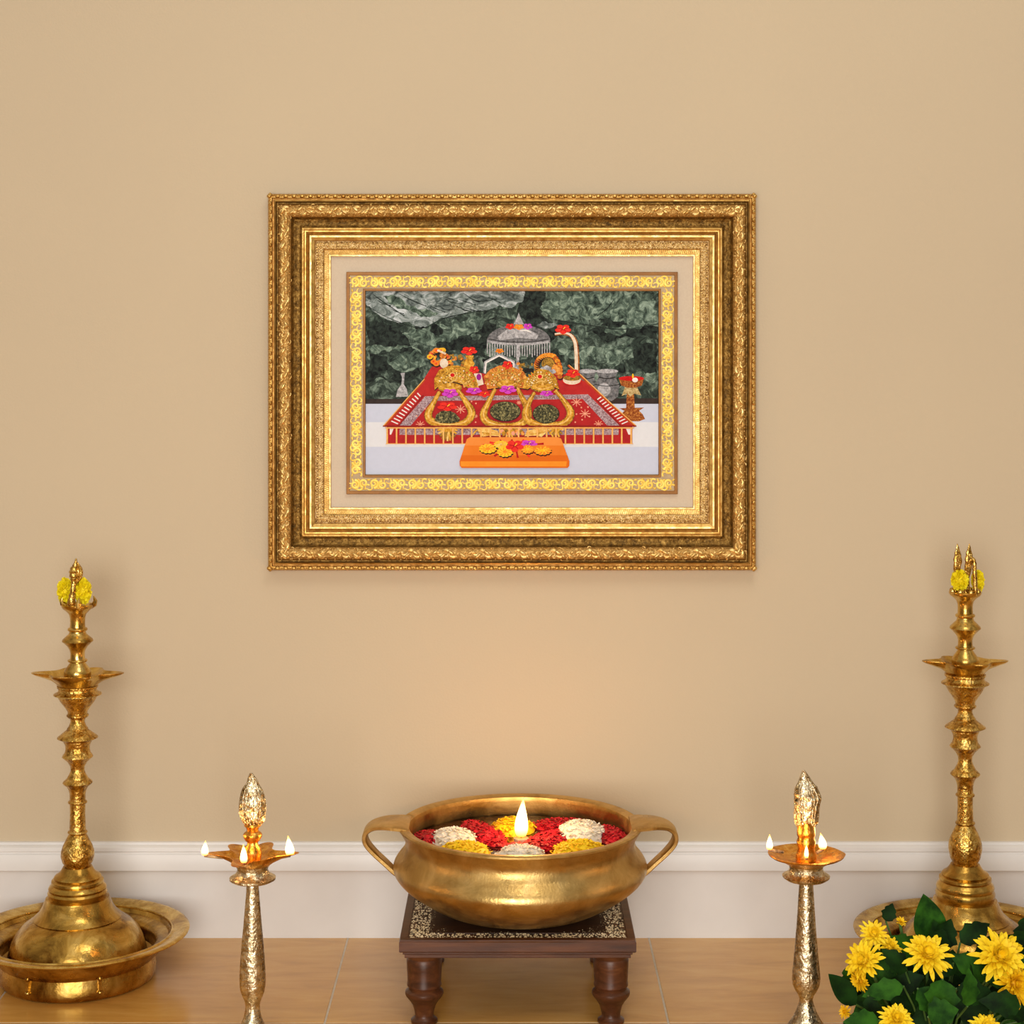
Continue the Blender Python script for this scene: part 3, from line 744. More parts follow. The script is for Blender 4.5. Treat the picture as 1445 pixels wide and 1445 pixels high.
# ------------------------------------------------------------------ basins
DL = 3.47; SL = F / DL
def basin(px, label, dent):
    yb = HY + SL * CH            # row of the floor at that depth
    t = thing('brass_basin', label, 'basin', (wx(px, DL), wy(DL), 0), 0, 'brass basins under the tall lamps')
    mb = MB()
    prof = [(4, yb)] + catmull([(100, yb), (106, yb - 2), (109, yb - 10), (107, yb - 28), (106, yb - 40), (109, yb - 50), (120, yb - 54), (132, yb - 56.5)], 3)
    prof += [(130, yb - 61), (127, yb - 59), (123, yb - 50), (116, yb - 38), (108, yb - 30), (103, yb - 27), (4, yb - 26)]
    plathe(mb, prof, yb, SL, 96)
    mb.build('bowl_body', M['brass_dark'], t)
    mb = MB()
    prof = catmull([(130, yb - 56), (142, yb - 58.5), (152, yb - 62)], 3) + [(155, yb - 63.5), (155.5, yb - 65), (154, yb - 66.5), (150, yb - 67), (138, yb - 63.5), (134, yb - 62.5), (132, yb - 64), (130, yb - 63.5), (128.8, yb - 61)]
    plathe(mb, prof + prof[:1], yb, SL, 96, cap0=False, cap1=False)
    mb.build('rim', M['brass'], t)
    for a in dent:                # small cast feet / rivets on the wall of the basin
        mb = MB(); p = Vector((108.5 / SL * cos(a), 108.5 / SL * sin(a), 20 / SL))
        R = Matrix.Rotation(a, 3, 'Z')
        mb.box((p.x, p.y, 22 / SL), (5 / SL, 4 / SL, 22 / SL), rot=R)
        mb.blob((p.x * 1.01, p.y * 1.01, 32 / SL), (4 / SL, 4 / SL, 4 / SL)); mb.blob((p.x * 1.01, p.y * 1.01, 13 / SL), (4 / SL, 4 / SL, 3 / SL))
        mb.build('rivet_strap', M['brass'], t)
    return (yb - 26)
YF = basin(110, 'round brass basin under the left tall lamp, partly past the left edge', [-PI * .5 - .42, -PI * .5 + .5])
basin(1362, 'round brass basin under the right tall lamp, behind the yellow flowers', [-PI * .5 + .2])

# ------------------------------------------------------------------ tall lamps
foot_p = [(92, 1354), (96, 1352), (97, 1347), (94, 1336), (91, 1326), (85, 1314), (75, 1303), (64, 1296), (61, 1294.5), (61.5, 1293), (58, 1290), (54, 1286), (49, 1278), (46, 1270), (44.5, 1267),
          (44, 1265.5), (40, 1264.5), (41, 1262), (41.5, 1258), (39.5, 1255), (40.5, 1252), (39, 1249), (35, 1246), (36.5, 1244), (36, 1241), (32, 1239), (33, 1236.5), (31, 1234), (26, 1231), (23, 1227), (20, 1222)]
shaft_p = [(17, 1224), (18, 1220), (21, 1216), (23.4, 1208), (23, 1201), (20.5, 1193), (16.5, 1185), (13.5, 1179), (12, 1176.5), (13.2, 1175.5), (14, 1174), (13.2, 1172.5), (11.4, 1171.5), (11, 1160), (10.6, 1148), (10.8, 1134), (13, 1133), (13.4, 1131.5), (12.6, 1130),
           (11, 1129), (11, 1120), (12.5, 1114), (15, 1109.5), (19.5, 1106), (20.8, 1104.2), (20, 1102.5), (16, 1099), (14.5, 1098), (14.2, 1096.5), (11.5, 1092), (9.6, 1087), (10, 1081), (13, 1076), (14, 1074.5), (19, 1070), (21.6, 1067.5), (20.5, 1065), (18, 1062), (16.8, 1057), (17, 1052), (18.5, 1048),
           (19.5, 1046.5), (19.5, 1045.5), (23, 1043.5), (28.4, 1040.8), (28, 1039.6), (22, 1035), (17, 1031), (14.5, 1028.8), (14.7, 1027.5), (12, 1024), (9.8, 1018), (10.5, 1014), (13.5, 1012.3), (15.4, 1010), (15.4, 1008.4), (13.5, 1006.8), (14, 1003), (18, 997), (23, 990.5), (26.5, 984.5), (28, 982), (33.5, 979.8), (33, 978.6), (28.5, 976.5), (26.5, 974), (26.5, 971), (28.5, 969.6), (28.5, 967)]
tray_p = [(27, 968.5, 0), (28.5, 965, 1), (32, 960, 5), (36, 956, 14), (38, 952.5, 23), (39, 950.2, 26.5), (39, 949.0, 26.5), (37.5, 949.6, 24), (35, 953, 12), (31, 956.5, 4), (19, 957.5, 0)]
up_p = [(18.5, 957.8), (18.8, 950), (18.6, 947.5), (17, 943.5), (13.5, 939), (11, 935.5), (10.6, 934), (13.2, 933.3), (14, 932), (13.4, 930.8), (10.6, 930), (10, 926), (10, 921), (11, 917), (14, 912), (18.5, 907.5), (21.8, 904.5), (21, 902), (16, 897.5), (12.5, 894.5), (11.5, 892), (11.6, 890.5), (13.6, 889.3), (14, 887.6), (13, 886), (10.8, 885), (10.4, 879), (10.6, 872), (12, 866.5), (16, 862), (20.5, 858.5), (22.5, 855.5), (22.8, 853), (21, 852.2), (17, 855), (4, 858)]
RMAP = [(853, 835), (887.6, 868), (904, 886), (932, 914), (949, 932), (979.5, 964), (1009, 996), (1040.6, 1026), (1068, 1053.6), (1104, 1092), (1131, 1121), (1173, 1160), (1206, 1195), (1222, 1219), (1244, 1240), (1265, 1268), (1354, 1354)]
def petalw(t): return abs(cos(3 * t)) ** 3.0 * (1.0 if abs(cos(t)) > .8 else .3)
def taper_prof(p, f): return [((q[0],) + (f(q[1]),) + tuple(q[2:])) for q in p]
def tall_lamp(px, label, mp, trk=1.0):
    y0 = YF - .3
    shift = y0 - 1354
    t = thing('standing_oil_lamp', label, 'oil lamp', (wx(px, DL), wy(DL), (HY + SL * CH - YF) / SL + .0004), 0, 'tall brass oil lamps')
    f = lambda y: (interp(y, mp) if mp else y)
    def cv(p): return taper_prof(p, lambda y: f(y) + shift * max(0, min(1, (f(y) - 1300) / 54.)))
    mb = MB(); plathe(mb, cv(foot_p), y0, SL, 72); mb.build('foot', M['brass_dark'], t, smooth=38)
    mb = MB(); plathe(mb, cv(shaft_p), y0, SL, 48); mb.build('shaft', M['carved_brass'], t, smooth=38)
    mb = MB(); plathe(mb, [(q[0] * trk, q[1], q[2] * trk) for q in cv(tray_p)], y0, SL, 96, wfun=petalw); mb.build('oil_tray', M['brass'], t, smooth=45)
    mb = MB(); plathe(mb, cv(up_p), y0, SL, 48)
    ft = f(853)
    if not mp:    # three upturned lips of the cup
        for a in (.15, PI * .93, -PI * .5 + .3):
            p = [(18 * cos(a), 18 * sin(a), ft + 3), (23 * cos(a), 23 * sin(a), ft), (24.5 * cos(a), 24.5 * sin(a), ft - 5), (22 * cos(a), 22 * sin(a), ft - 12)]
            mb.tube([(x / SL, y / SL, (y0 - z) / SL) for x, y, z in p], [4 / SL, 4 / SL, 3 / SL, .5 / SL], 8)
    else:
        for i in range(8):
            a = 2 * PI * i / 8 + .2
            mb.blob((19 * cos(a) / SL, 19 * sin(a) / SL, (y0 - ft + 1) / SL), (4 / SL, 4 / SL, 4 / SL), 8, 6)
    mb.build('upper_stem', M['brass'], t, smooth=38)
    return t, y0
def P3(x, y, z, y0): return Vector((x / SL, y / SL, (y0 - z) / SL))
tl, y0 = tall_lamp(109.5, 'tall brass oil lamp standing in the left basin, single leaf finial on top', None)
mb = MB()
path = catmull([(-5, -14, 858), (-5, -14, 845), (-3.5, -13, 832), (-2.5, -12, 820), (-3, -11, 812), (-3, -10, 804), (-1.5, -8, 797), (0, -8, 787)], 4)
rr = catmull([(6,), (5.2,), (4,), (3.8,), (5.5,), (6,), (3.6,), (.8,)], 4)
mb.tube([P3(x, y, z, y0) for x, y, z in path], [r[0] / SL * (1 + .15 * sin(i * 2.4)) for i, r in enumerate(rr)], 10)
path = catmull([(-3, -8, 822), (3.5, -9, 816), (6.5, -8, 808), (4, -7, 799), (0.5, -7, 792)], 4)
mb.tube([P3(x, y, z, y0) for x, y, z in path], [3.2 / SL] * (len(path) - 5) + [2.6 / SL, 2 / SL, 1.5 / SL, 1 / SL, .6 / SL], 8)
mb.blob(P3(1.5, -7, 807, y0), (5 / SL, 3.5 / SL, 8 / SL), 10, 8, nz=.25, nf=3)
mb.build('leaf_finial', M['carved_brass'], tl)
tr, y0r = tall_lamp(1362, 'tall brass oil lamp standing in the right basin, twin leaf tips on top', RMAP, .93)
mb = MB()
for xs_, tip in (((-12, -11), 767), ((3, 5), 767)):
    for i in range(3):
        path = catmull([(xs_[0] + 2 * i - 2, -1 + i, 838), (xs_[0] + 1.5 * i - 2, -2 + i, 815), (xs_[1] + (i - 1) * 3, -3 + i, 793), (xs_[1] + (i - 1) * 2, -3 + i, 780), (xs_[1] + (1 if xs_[0] > 0 else -1) * .5, -3 + i, tip)], 4)
        mb.tube([P3(x, y, z, y0r) for x, y, z in path], [r[0] / SL * (1 + .2 * sin(j * 2.2 + i)) for j, r in enumerate(catmull([(2.2,), (2.4,), (3.2,), (2.4,), (.5,)], 4))], 8)
path = catmull([(11, -16, 838), (10, -17, 828), (9.5, -17, 815), (9, -17, 803), (9, -16, 793), (7, -15, 787), (3, -14, 790), (2, -12, 798)], 4)
mb.tube([P3(x, y, z, y0r) for x, y, z in path], [(3.4 - .03 * i) / SL * (1 + .1 * sin(i * 2.5)) for i in range(len(path))], 10)
mb.build('leaf_finial', M['carved_brass'], tr)

# pompom flowers tucked in the tops of the tall lamps
def pompom(px, py, rx, rz_, dd, label, grp):
    t = MB(); sc = F / (DL + dd); q = random.Random(int(px))
    n = 240
    for i in range(n):
        z = 1 - 2 * (i + .5) / n; a = i * 2.399963
        d = Vector((math.sqrt(1 - z * z) * cos(a), math.sqrt(1 - z * z) * sin(a), z))
        S = Vector((rx / sc, rx / sc * .8, rz_ / sc))
        k = q.uniform(.86, 1.04)
        tip = Vector((d.x * S.x, d.y * S.y, d.z * S.z)) * k; base = tip * .45
        side = d.cross(Vector((q.uniform(-1, 1), q.uniform(-1, 1), q.uniform(-1, 1)))).normalized() * (2.4 / sc)
        mid = tip * .85
        t.add([base - side * .4, base + side * .4, mid + side, tip + side * .45, tip - side * .45, mid - side], [(0, 1, 2, 5), (5, 2, 3, 4)])
    S = .62
    t.blob((0, 0, 0), (rx / sc * S, rx / sc * .8 * S, rz_ / sc * S), 12, 8)
    o = t.build('pompom_flower', M['pompom'], None, (wx(px, DL + dd), wy(DL + dd), wz(py, DL + dd)), 60)
    tag(o, label, 'flower', grp)
pompom(91.5, 834, 11.5, 20, .012, 'narrow yellow pompom flower on the left side of the left lamp top', 'yellow pompoms on the lamp tops')
pompom(116.5, 834, 13.5, 20, -.004, 'plump yellow pompom flower right of the leaf finial, left lamp top', 'yellow pompoms on the lamp tops')
pompom(1354, 819, 13.5, 16, -.006, 'plump yellow pompom flower on the left side of the right lamp top', 'yellow pompoms on the lamp tops')
pompom(1380, 820, 10, 16.5, .014, 'narrow yellow pompom flower on the right side of the right lamp top', 'yellow pompoms on the lamp tops')

# ------------------------------------------------------------------ small lamps
DS = 3.14; SS = F / DS; YS = HY + SS * CH
def flame_obj(h, w, parent, loc, lean=0.0):
    mb = MB(); rings = []
    n = 12; seg = 12
    for i in range(n + 1):
        t = i / n
        r = w * (sin(PI * min(1, (t * .92 + .08)) ** .62) ** .9) * (1 - .35 * t) if i < n else 0.0002
        rings.append([(r * cos(2 * PI * j / seg) + lean * h * t * t, r * sin(2 * PI * j / seg), h * t) for j in range(seg)])
    mb.loft(rings)
    return mb.build('flame', M['flame'], parent, loc)
def small_lamp(px, label, stem, dish, wfun, dish_seg, fin, wicks):
    t = thing('small_oil_lamp', label, 'oil lamp', (wx(px, DS), wy(DS), 0), 0, 'small pale brass oil lamps')
    mb = MB(); plathe(mb, stem, YS, SS, 40); mb.build('stem', M['silver_brass'], t, smooth=45)
    mb = MB(); plathe(mb, [(50, YS), (52, YS - 2), (52, YS - 5), (46, YS - 8), (40, YS - 9), (34, YS - 12), (24, YS - 15)], YS, SS, 48); mb.build('foot', M['silver_brass'], t, smooth=38)
    mb = MB(); plathe(mb, dish[0], YS, SS, 40); mb.build('collar', M['silver_brass'], t, smooth=45)
    mb = MB(); plathe(mb, dish[1], YS, SS, dish_seg, wfun=wfun); mb.build('oil_dish', M['amber_brass'], t, smooth=45)
    # pillar in the middle of the dish
    mb = MB(); plathe(mb, fin['pillar'], YS, SS, 24); mb.build('pillar', M['amber_brass'], t, smooth=45)
    # openwork leaf finial: bossed teardrop with beaded border
    mb = MB(); zs = fin['leaf']; n = len(zs); rings = []; seg = 28
    dense = catmull(zs, 4)
    for hw, y, dx in dense:
        ring = []
        for j in range(seg):
            a = 2 * PI * j / seg
            nn = noise.noise(Vector((cos(a) * 2.1, sin(a) * 2.1 + px, y * .17))) * .26 + noise.noise(Vector((cos(a) * 5, sin(a) * 5 + px, y * .4))) * .2
            r = max(hw, .3) * (1 + nn)
            ring.append(((dx + r * cos(a)) / SS, r * sin(a) * .62 / SS, (YS - y) / SS))
        rings.append(ring)
    mb.loft(rings)
    for s_ in (1, -1):
        mb.tube([((dx + s_ * hw * 1.02) / SS, -2 / SS, (YS - y) / SS) for hw, y, dx in dense], [1.5 / SS] * len(dense), 6)
        for k in range(3):
            pth = [((dx + s_ * hw * (.75 - .28 * k) * (1 - .5 * abs(i / (len(dense) - 1) - .45))) / SS, -hw * .62 / SS * .9, (YS - y - 3 * k) / SS) for i, (hw, y, dx) in enumerate(dense)][2:-3]
            mb.tube(pth, [1.2 / SS * (1 + .5 * sin(2.3 * i + k)) for i in range(len(pth))], 6)
    mb.build('leaf_finial', M['silver_brass'], t, smooth=60)
    for x, yd, py, h, w, lean in wicks:
        d = DS + yd
        lz = wz(py, d); lx = wx(x, d) - wx(px, DS)
        mb = MB(); k = .62
        mb.tube([(lx * k, yd * k, lz - .0035), (lx * .86, yd * .86, lz - .001), (lx, yd, lz + .0005), (lx, yd, lz + .004)], [.0025, .0028, .0025, .0016], 8)
        wk = mb.build('wick', M['wick'], t)
        flame_obj(h / SS, w / SS, wk, (lx, yd, lz + .002), lean)
    return t
stemL = [(18, YS - 6), (24, YS - 14), (22, 1455), (17, 1446), (13, 1436), (11, 1428), (10.2, 1420), (10.8, 1414), (13, 1408), (16.5, 1400), (18.2, 1391), (18.5, 1380), (18, 1368), (17, 1352), (15.5, 1332), (13.6, 1312), (12, 1294), (10.5, 1275), (9.2, 1260), (8.6, 1250), (8.6, 1240)]
collL = [(9, 1246), (16, 1244.5), (28, 1243), (32.5, 1240.5), (32.5, 1238), (29, 1236), (25, 1234), (22, 1229), (21.5, 1225), (24, 1221), (24, 1219), (8, 1219)]
dishL = [(8, 1223, 0), (22, 1222, 0), (28, 1217, 2), (33, 1211, 12), (35, 1207, 26), (35.5, 1205.5, 30), (34, 1205, 28), (30, 1208, 14), (26, 1213, 3), (8, 1214, 0)]
def beak5(t): return max(0, cos(2.5 * (t - PI * .0 - .0))) ** 1 * 0 + sum(max(0, cos(t - a)) ** 26 for a in (PI * .0 + .12, PI * .42, PI * .97, PI * 1.42, PI * 1.75 + 3))
finL = {'pillar': [(10, 1216), (12, 1212), (12.5, 1204), (12, 1196), (8, 1192), (7.5, 1188), (10, 1186), (13, 1181), (13.5, 1177.5), (12, 1175), (8, 1172), (9, 1168), (12, 1165), (11, 1162)],
        'leaf': [(8, 1165, 1), (14, 1158, 1), (17, 1148, 0), (17.4, 1136, 0), (16, 1124, 0), (12.5, 1113, -.5), (8, 1106, 0), (6, 1101, 0), (4.2, 1097, -1), (.6, 1091, -2)]}
small_lamp(356.5, 'small brass oil lamp left of the stool, with long spouts and three flames', stemL, (collL, dishL), beak5, 120, finL,
           [(289, -.005, 1208, 20, 5.5, .05), (344, -.075, 1218.5, 25, 5.5, -.02), (409, .004, 1208, 27, 7, -.1)])
stemR = [(20, YS - 6), (32, YS - 12), (30, 1454), (25, 1445), (19, 1436), (14, 1426), (10.5, 1416), (9.2, 1410), (11, 1404), (15.5, 1397), (19, 1389), (20, 1381), (19.5, 1372), (18, 1358), (16.5, 1342), (14.8, 1322), (13.3, 1302), (12, 1282), (10.8, 1262), (9.8, 1246), (9.5, 1238)]
collR = [(9, 1244), (16, 1242.5), (28, 1241), (33, 1237.5), (33.5, 1235.5), (30, 1233.5), (25.5, 1231), (23.5, 1225), (24.5, 1220), (26, 1218), (8, 1218)]
dishR = [(8, 1222, 0), (24, 1221, 0), (30, 1217, 0), (40, 1211.5, 0), (50, 1208, 1), (53, 1206.2, 2), (53.5, 1204.6, 2), (51.5, 1204.2, 1.5), (46, 1207, 1), (36, 1211, 0), (26, 1213.5, 0), (8, 1214, 0)]
def scal(t): return max(0, cos(5 * t)) ** 2
finR = {'pillar': [(13, 1215), (15, 1210), (13, 1204), (11.5, 1197), (13, 1192), (13.5, 1187), (11.5, 1182), (13, 1178), (13, 1172), (12, 1166), (11, 1160)],
        'leaf': [(11, 1166, -1), (15, 1160, 0), (16, 1148, .5), (16.5, 1136, 1), (17.5, 1125, 2), (15, 1113, 0), (10, 1105, -1), (6.5, 1098, -2), (4, 1093, -3), (.6, 1087, -4)]}
small_lamp(1137.5, 'small brass oil lamp right of the stool, with a round dish and three flames', stemR, (collR, dishR), scal, 80, finR,
           [(1086, -.004, 1200, 21, 5, 0), (1138, -.058, 1212, 19, 3.2, 0), (1161, .02, 1199, 22, 6.5, -.15)])

# ------------------------------------------------------------------ stool
st_d0 = 3.2; ST_Z = wz(1327, st_d0); stw = 335 * st_d0 / F; std = .40
stx = wx(730.5, st_d0); sty = wy(st_d0 + std / 2)
stool = thing('low_stool', 'low square dark wooden stool with turned legs under the brass bowl', 'stool', (stx, sty, 0))
def slab(mb, x, y, z0, z1, bev, mi=0):
    mb.loft([[(-x + bev, -y + bev, z0), (x - bev, -y + bev, z0), (x - bev, y - bev, z0), (-x + bev, y - bev, z0)],
             [(-x, -y, z0 + bev), (x, -y, z0 + bev), (x, y, z0 + bev), (-x, y, z0 + bev)],
             [(-x, -y, z1 - bev), (x, -y, z1 - bev), (x, y, z1 - bev), (-x, y, z1 - bev)],
             [(-x + bev, -y + bev, z1), (x - bev, -y + bev, z1), (x - bev, y - bev, z1), (-x + bev, y - bev, z1)]], mi)
hx, hy = stw / 2, std / 2
mb = MB(); slab(mb, hx, hy, ST_Z - .022, ST_Z - .002, .002)
for s_ in (1, -1):
    mb.box((0, s_ * (hy - .008), ST_Z - .0015), (stw - .004, .013, .003)); mb.box((s_ * (hx - .008), 0, ST_Z - .0015), (.013, std - .03, .003))
top = mb.build('top', M['wood'], stool, smooth=0)
# chip-inlay border: fine cream and black chips
mb = MB(); q = random.Random(8); inn = .062
def inlay_ok(x, y):
    ax, ay = abs(x), abs(y)
    if ax > hx - .017 or ay > hy - .017: return False
    wob = .010 * sin(x * 42) * cos(y * 37)
    return ax > hx - .058 + wob or ay > hy - .048 + wob or (hx - ax) + (hy - ay) < .15
cnt = 0
while cnt < 3600:
    x, y = q.uniform(-hx, hx), q.uniform(-hy, hy)
    if not inlay_ok(x, y): continue
    cnt += 1
    r = q.uniform(.0016, .0032)
    R = Matrix.Rotation(q.uniform(0, PI), 3, 'Z')
    vs = [Vector((r, 0, 0)), Vector((0, r * .7, 0)), Vector((-r, 0, 0)), Vector((0, -r * .7, 0)), Vector((0, 0, r * .7))]
    mb.add([R @ p_ + Vector((x, y, ST_Z - .002)) for p_ in vs], [(0, 1, 4), (1, 2, 4), (2, 3, 4), (3, 0, 4)], 0 if q.random() < .68 else 1)
o = mb.build('chip_inlay', [speckle('cream_chip', (200, 180, 140), (226, 208, 172), 30, .5), speckle('black_chip', (40, 32, 24), (62, 50, 36), 30, .5)], top, smooth=0)
o['kind'] = 'stuff'
mb = MB(); mb.box((0, 0, ST_Z - .0016), (stw - .1, std - .085, .0022)); mb.build('centre_panel', M['wood_top'], top, smooth=0)
mb = MB(); az = ST_Z - .022
slab(mb, hx - .006, hy - .006, az - .005, az + .0005, .001); slab(mb, hx - .009, hy - .009, az - .012, az - .005, .001)
mb.build('apron', M['wood'], stool, smooth=0)
zt = az - .0115
leg_prof = [(.020, 0), (.024, .002), (.024, .006), (.018, .010), (.0165, .014), (.018, .022), (.021, .032), (.027, .041), (.033, .048), (.0345, .052), (.034, .056), (.031, .0585), (.0285, .060), (.0288, .064), (.031, .0665), (.031, .069), (.030, .072), (.0315, .100), (.032, zt - .012), (.030, zt - .008), (.0325, zt)]
lx_, ly_ = hx - .042, hy - .042
for sx in (1, -1):
    for sy_ in (1, -1):
        mb = MB()
        mb.lathe([(r * .98, z) for r, z in leg_prof], 28, c=(sx * lx_, sy_ * ly_, 0))
        mb.build('leg', M['wood'], stool, smooth=38)

# ------------------------------------------------------------------ urli bowl
DU = 3.37; SU = F / DU; UX = 734; UZ = ST_Z + .0003
YU = HY + (CH - UZ) * SU
urli = thing('brass_bowl', 'wide brass bowl with two loop handles on the dark wooden stool', 'bowl', (wx(UX, DU), wy(DU), UZ))
def urow(dy): return dy
outp = catmull([(60, YU), (86, YU - 1), (100, YU - 4.5), (120, YU - 12), (146, YU - 27), (168, YU - 44), (178, YU - 58), (178, YU - 68), (172, YU - 78), (165.5, YU - 86), (162, YU - 95), (162.5, YU - 103), (166, YU - 110)], 4)
rim_y = 1163
outp += [(169, rim_y + 5), (171.5, rim_y + 2), (171.5, rim_y - .5), (169, rim_y - 2), (160, rim_y - 1), (157, rim_y + 1), (156, rim_y + 5)]
inp = catmull([(156, rim_y + 5), (156, rim_y + 16), (158, rim_y + 26), (163, rim_y + 42), (162, rim_y + 62), (140, rim_y + 90), (100, rim_y + 108), (4, rim_y + 112)], 4)
mb = MB(); plathe(mb, outp + inp[1:], YU, SU, 128); bowl = mb.build('bowl_body', M['bronze'], urli, smooth=32)
for s_, nm in ((-1, 0), (1, 1)):
    cp = catmull([(160.5, rim_y + 1, .105), (168, rim_y - 1, .105), (188, rim_y - 2, .085), (206, rim_y + 1, .062), (216, rim_y + 8, .052), (219, rim_y + 17, .046), (216, rim_y + 27, .040), (205, rim_y + 40, .034), (190, rim_y + 54, .030), (176, rim_y + 67, .028), (164, rim_y + 74, .027)], 5)
    rings = []
    for i, (r, y, w) in enumerate(cp):
        a = cp[max(i - 1, 0)]; b_ = cp[min(i + 1, len(cp) - 1)]
        tx, tz = b_[0] - a[0], -(b_[1] - a[1]); l = math.hypot(tx, tz); nx, nz_ = -tz / l, tx / l
        th = .0042; x = r / SU; z = (YU - y) / SU
        ring = []
        for u, vv in ((-.5, -.6), (-.44, -1), (.44, -1), (.5, -.6), (.5, .6), (.44, 1), (-.44, 1), (-.5, .6)):
            # the strap ends follow the curve of the rim
            bend = .5 * (u * w) ** 2 / .222 * 1.0 if i < 8 else 0
            ring.append((s_ * (x - bend + nx * vv * th), u * w, z + nz_ * vv * th))
        rings.append(ring if s_ > 0 else ring[::-1])
    mb = MB(); mb.loft(rings); mb.build('handle', M['bronze'], urli, smooth=40)
# water in the bowl
ZW = UZ + (YU - 1191) / SU
mb = MB(); mb.lathe([(156.2 / SU, -.003), (156.2 / SU, 0), (.002, 0)], 96)
o = mb.build('water', M['water'], None, (wx(UX, DU), wy(DU), ZW)); tag(o, 'dark still water under the petals in the brass bowl', 'water', kind='stuff')
# heaps of petals floating on the water
def heap(px, py, rx, ry, hh, mat, label, grp, seed, bite=None, rot=0):
    d = F * (CH - ZW) / (py - HY)
    q = random.Random(seed); mb = MB(); cx_, cy_ = wx(px, d), wy(d)
    a_, b_ = rx / SU, ry / SU; H = hh / SU
    R = Matrix.Rotation(rot, 3, 'Z')
    def hgt(u, w):
        s_ = u * u + w * w
        return H * max(0, 1 - s_) ** .55
    rings = []
    for i in range(9):
        t = i / 8; ring = []
        for j in range(36):
            an = 2 * PI * j / 36
            k = 1 + .07 * noise.noise(Vector((cos(an) * 2, sin(an) * 2, seed)))
            rr = (1 - t) * k if i < 8 else 0.001
            z = hgt(1 - t, 0) * (1 + .15 * noise.noise(Vector((cos(an) * 3 * rr, sin(an) * 3 * rr, seed + 5)))) + .0004
            ring.append(R @ Vector((a_ * rr * cos(an), b_ * rr * sin(an), z)))
        rings.append(ring)
    mb.loft(rings)
    for i in range(int(190 * a_ * b_ / .0025) + 60):
        an = q.uniform(0, 2 * PI); rr = math.sqrt(q.random()) * 1.0
        u, w = rr * cos(an), rr * sin(an)
        p = R @ Vector((a_ * u, b_ * w, hgt(u * .97, w * .97) + .0008))
        l, wd = q.uniform(.005, .009), q.uniform(.0016, .003)
        E = Matrix.Rotation(q.uniform(0, 2 * PI), 3, 'Z') @ Matrix.Rotation(q.uniform(-.3, .08), 3, 'Y') @ Matrix.Rotation(q.uniform(-.3, .3), 3, 'X')
        vs = [(-l / 2, 0, 0), (-l / 4, wd, .0006), (l / 4, wd, .001), (l / 2, 0, .0022), (l / 4, -wd, .001), (-l / 4, -wd, .0006)]
        mb.add([E @ Vector(x) + p for x in vs], [(0, 1, 2, 3, 4, 5)])
    o = mb.build('petal_heap', mat, None, (cx_, cy_, ZW + .0003), 60)
    tag(o, label, 'petals', grp)
G = 'petal heaps floating in the brass bowl'
heap(603, 1187, 22, 40, 10, M['petal_red'], 'crimson petal heap at the far left of the brass bowl', G, 1)
heap(682, 1178, 26, 70, 9, M['petal_red'], 'crimson petal heap left of the candle flame in the bowl', G, 2, rot=.35)
heap(775, 1189, 28, 62, 10, M['petal_red'], 'crimson petal heap right of the candle flame in the bowl', G, 3, rot=-.5)
heap(859, 1182, 24, 46, 12, M['petal_red'], 'crimson petal heap at the far right of the brass bowl', G, 4, rot=.3)
heap(794, 1166.5, 46, 30, 8, M['petal_red'], 'crimson petal heap along the back of the bowl, behind the right white heap', G, 5)
heap(724, 1172, 32, 38, 16, M['petal_yellow_deep'], 'yellow petal heap at the back of the bowl behind the flame', G, 6)
heap(639, 1188, 34, 42, 16, M['petal_white'], 'white petal heap in the left of the bowl, behind a yellow heap', G, 7)
heap(821, 1181, 37, 48, 20, M['petal_white'], 'white petal heap in the right of the bowl, behind a yellow heap', G, 8)
heap(655, 1209, 38, 40, 18, M['petal_yellow'], 'yellow petal heap in the front left of the brass bowl', G, 9)
heap(735, 1217, 37, 32, 22, M['petal_white'], 'white petal heap in the front middle of the brass bowl', G, 10)
heap(818, 1209, 40, 42, 20, M['petal_yellow'], 'yellow petal heap in the front right of the brass bowl', G, 11)
heap(735, 1199.5, 28, 24, 7, M['petal_red'], 'small crimson petal heap just in front of the candle flame', G, 12)
# floating candle
dc = F * (CH - ZW) / (1189.0 - HY)
cand = thing('floating_candle', 'lit floating candle among the petals in the middle of the bowl', 'candle', (wx(735.5, dc), wy(dc), ZW + .0003))
mb = MB(); mb.lathe([(.010, 0), (.0135, .003), (.014, .008), (.0125, .009), (.002, .0088)], 28); mb.build('wax', M['wax'], cand)
mb = MB(); mb.tube([(0, 0, .008), (0, 0, .012), (.0005, 0, .016)], [.0016, .0014, .001], 8); wk = mb.build('wick', M['wick'], cand)
flame_obj(54 / SU, 10.5 / SU, wk, (0, 0, .0125), .06)

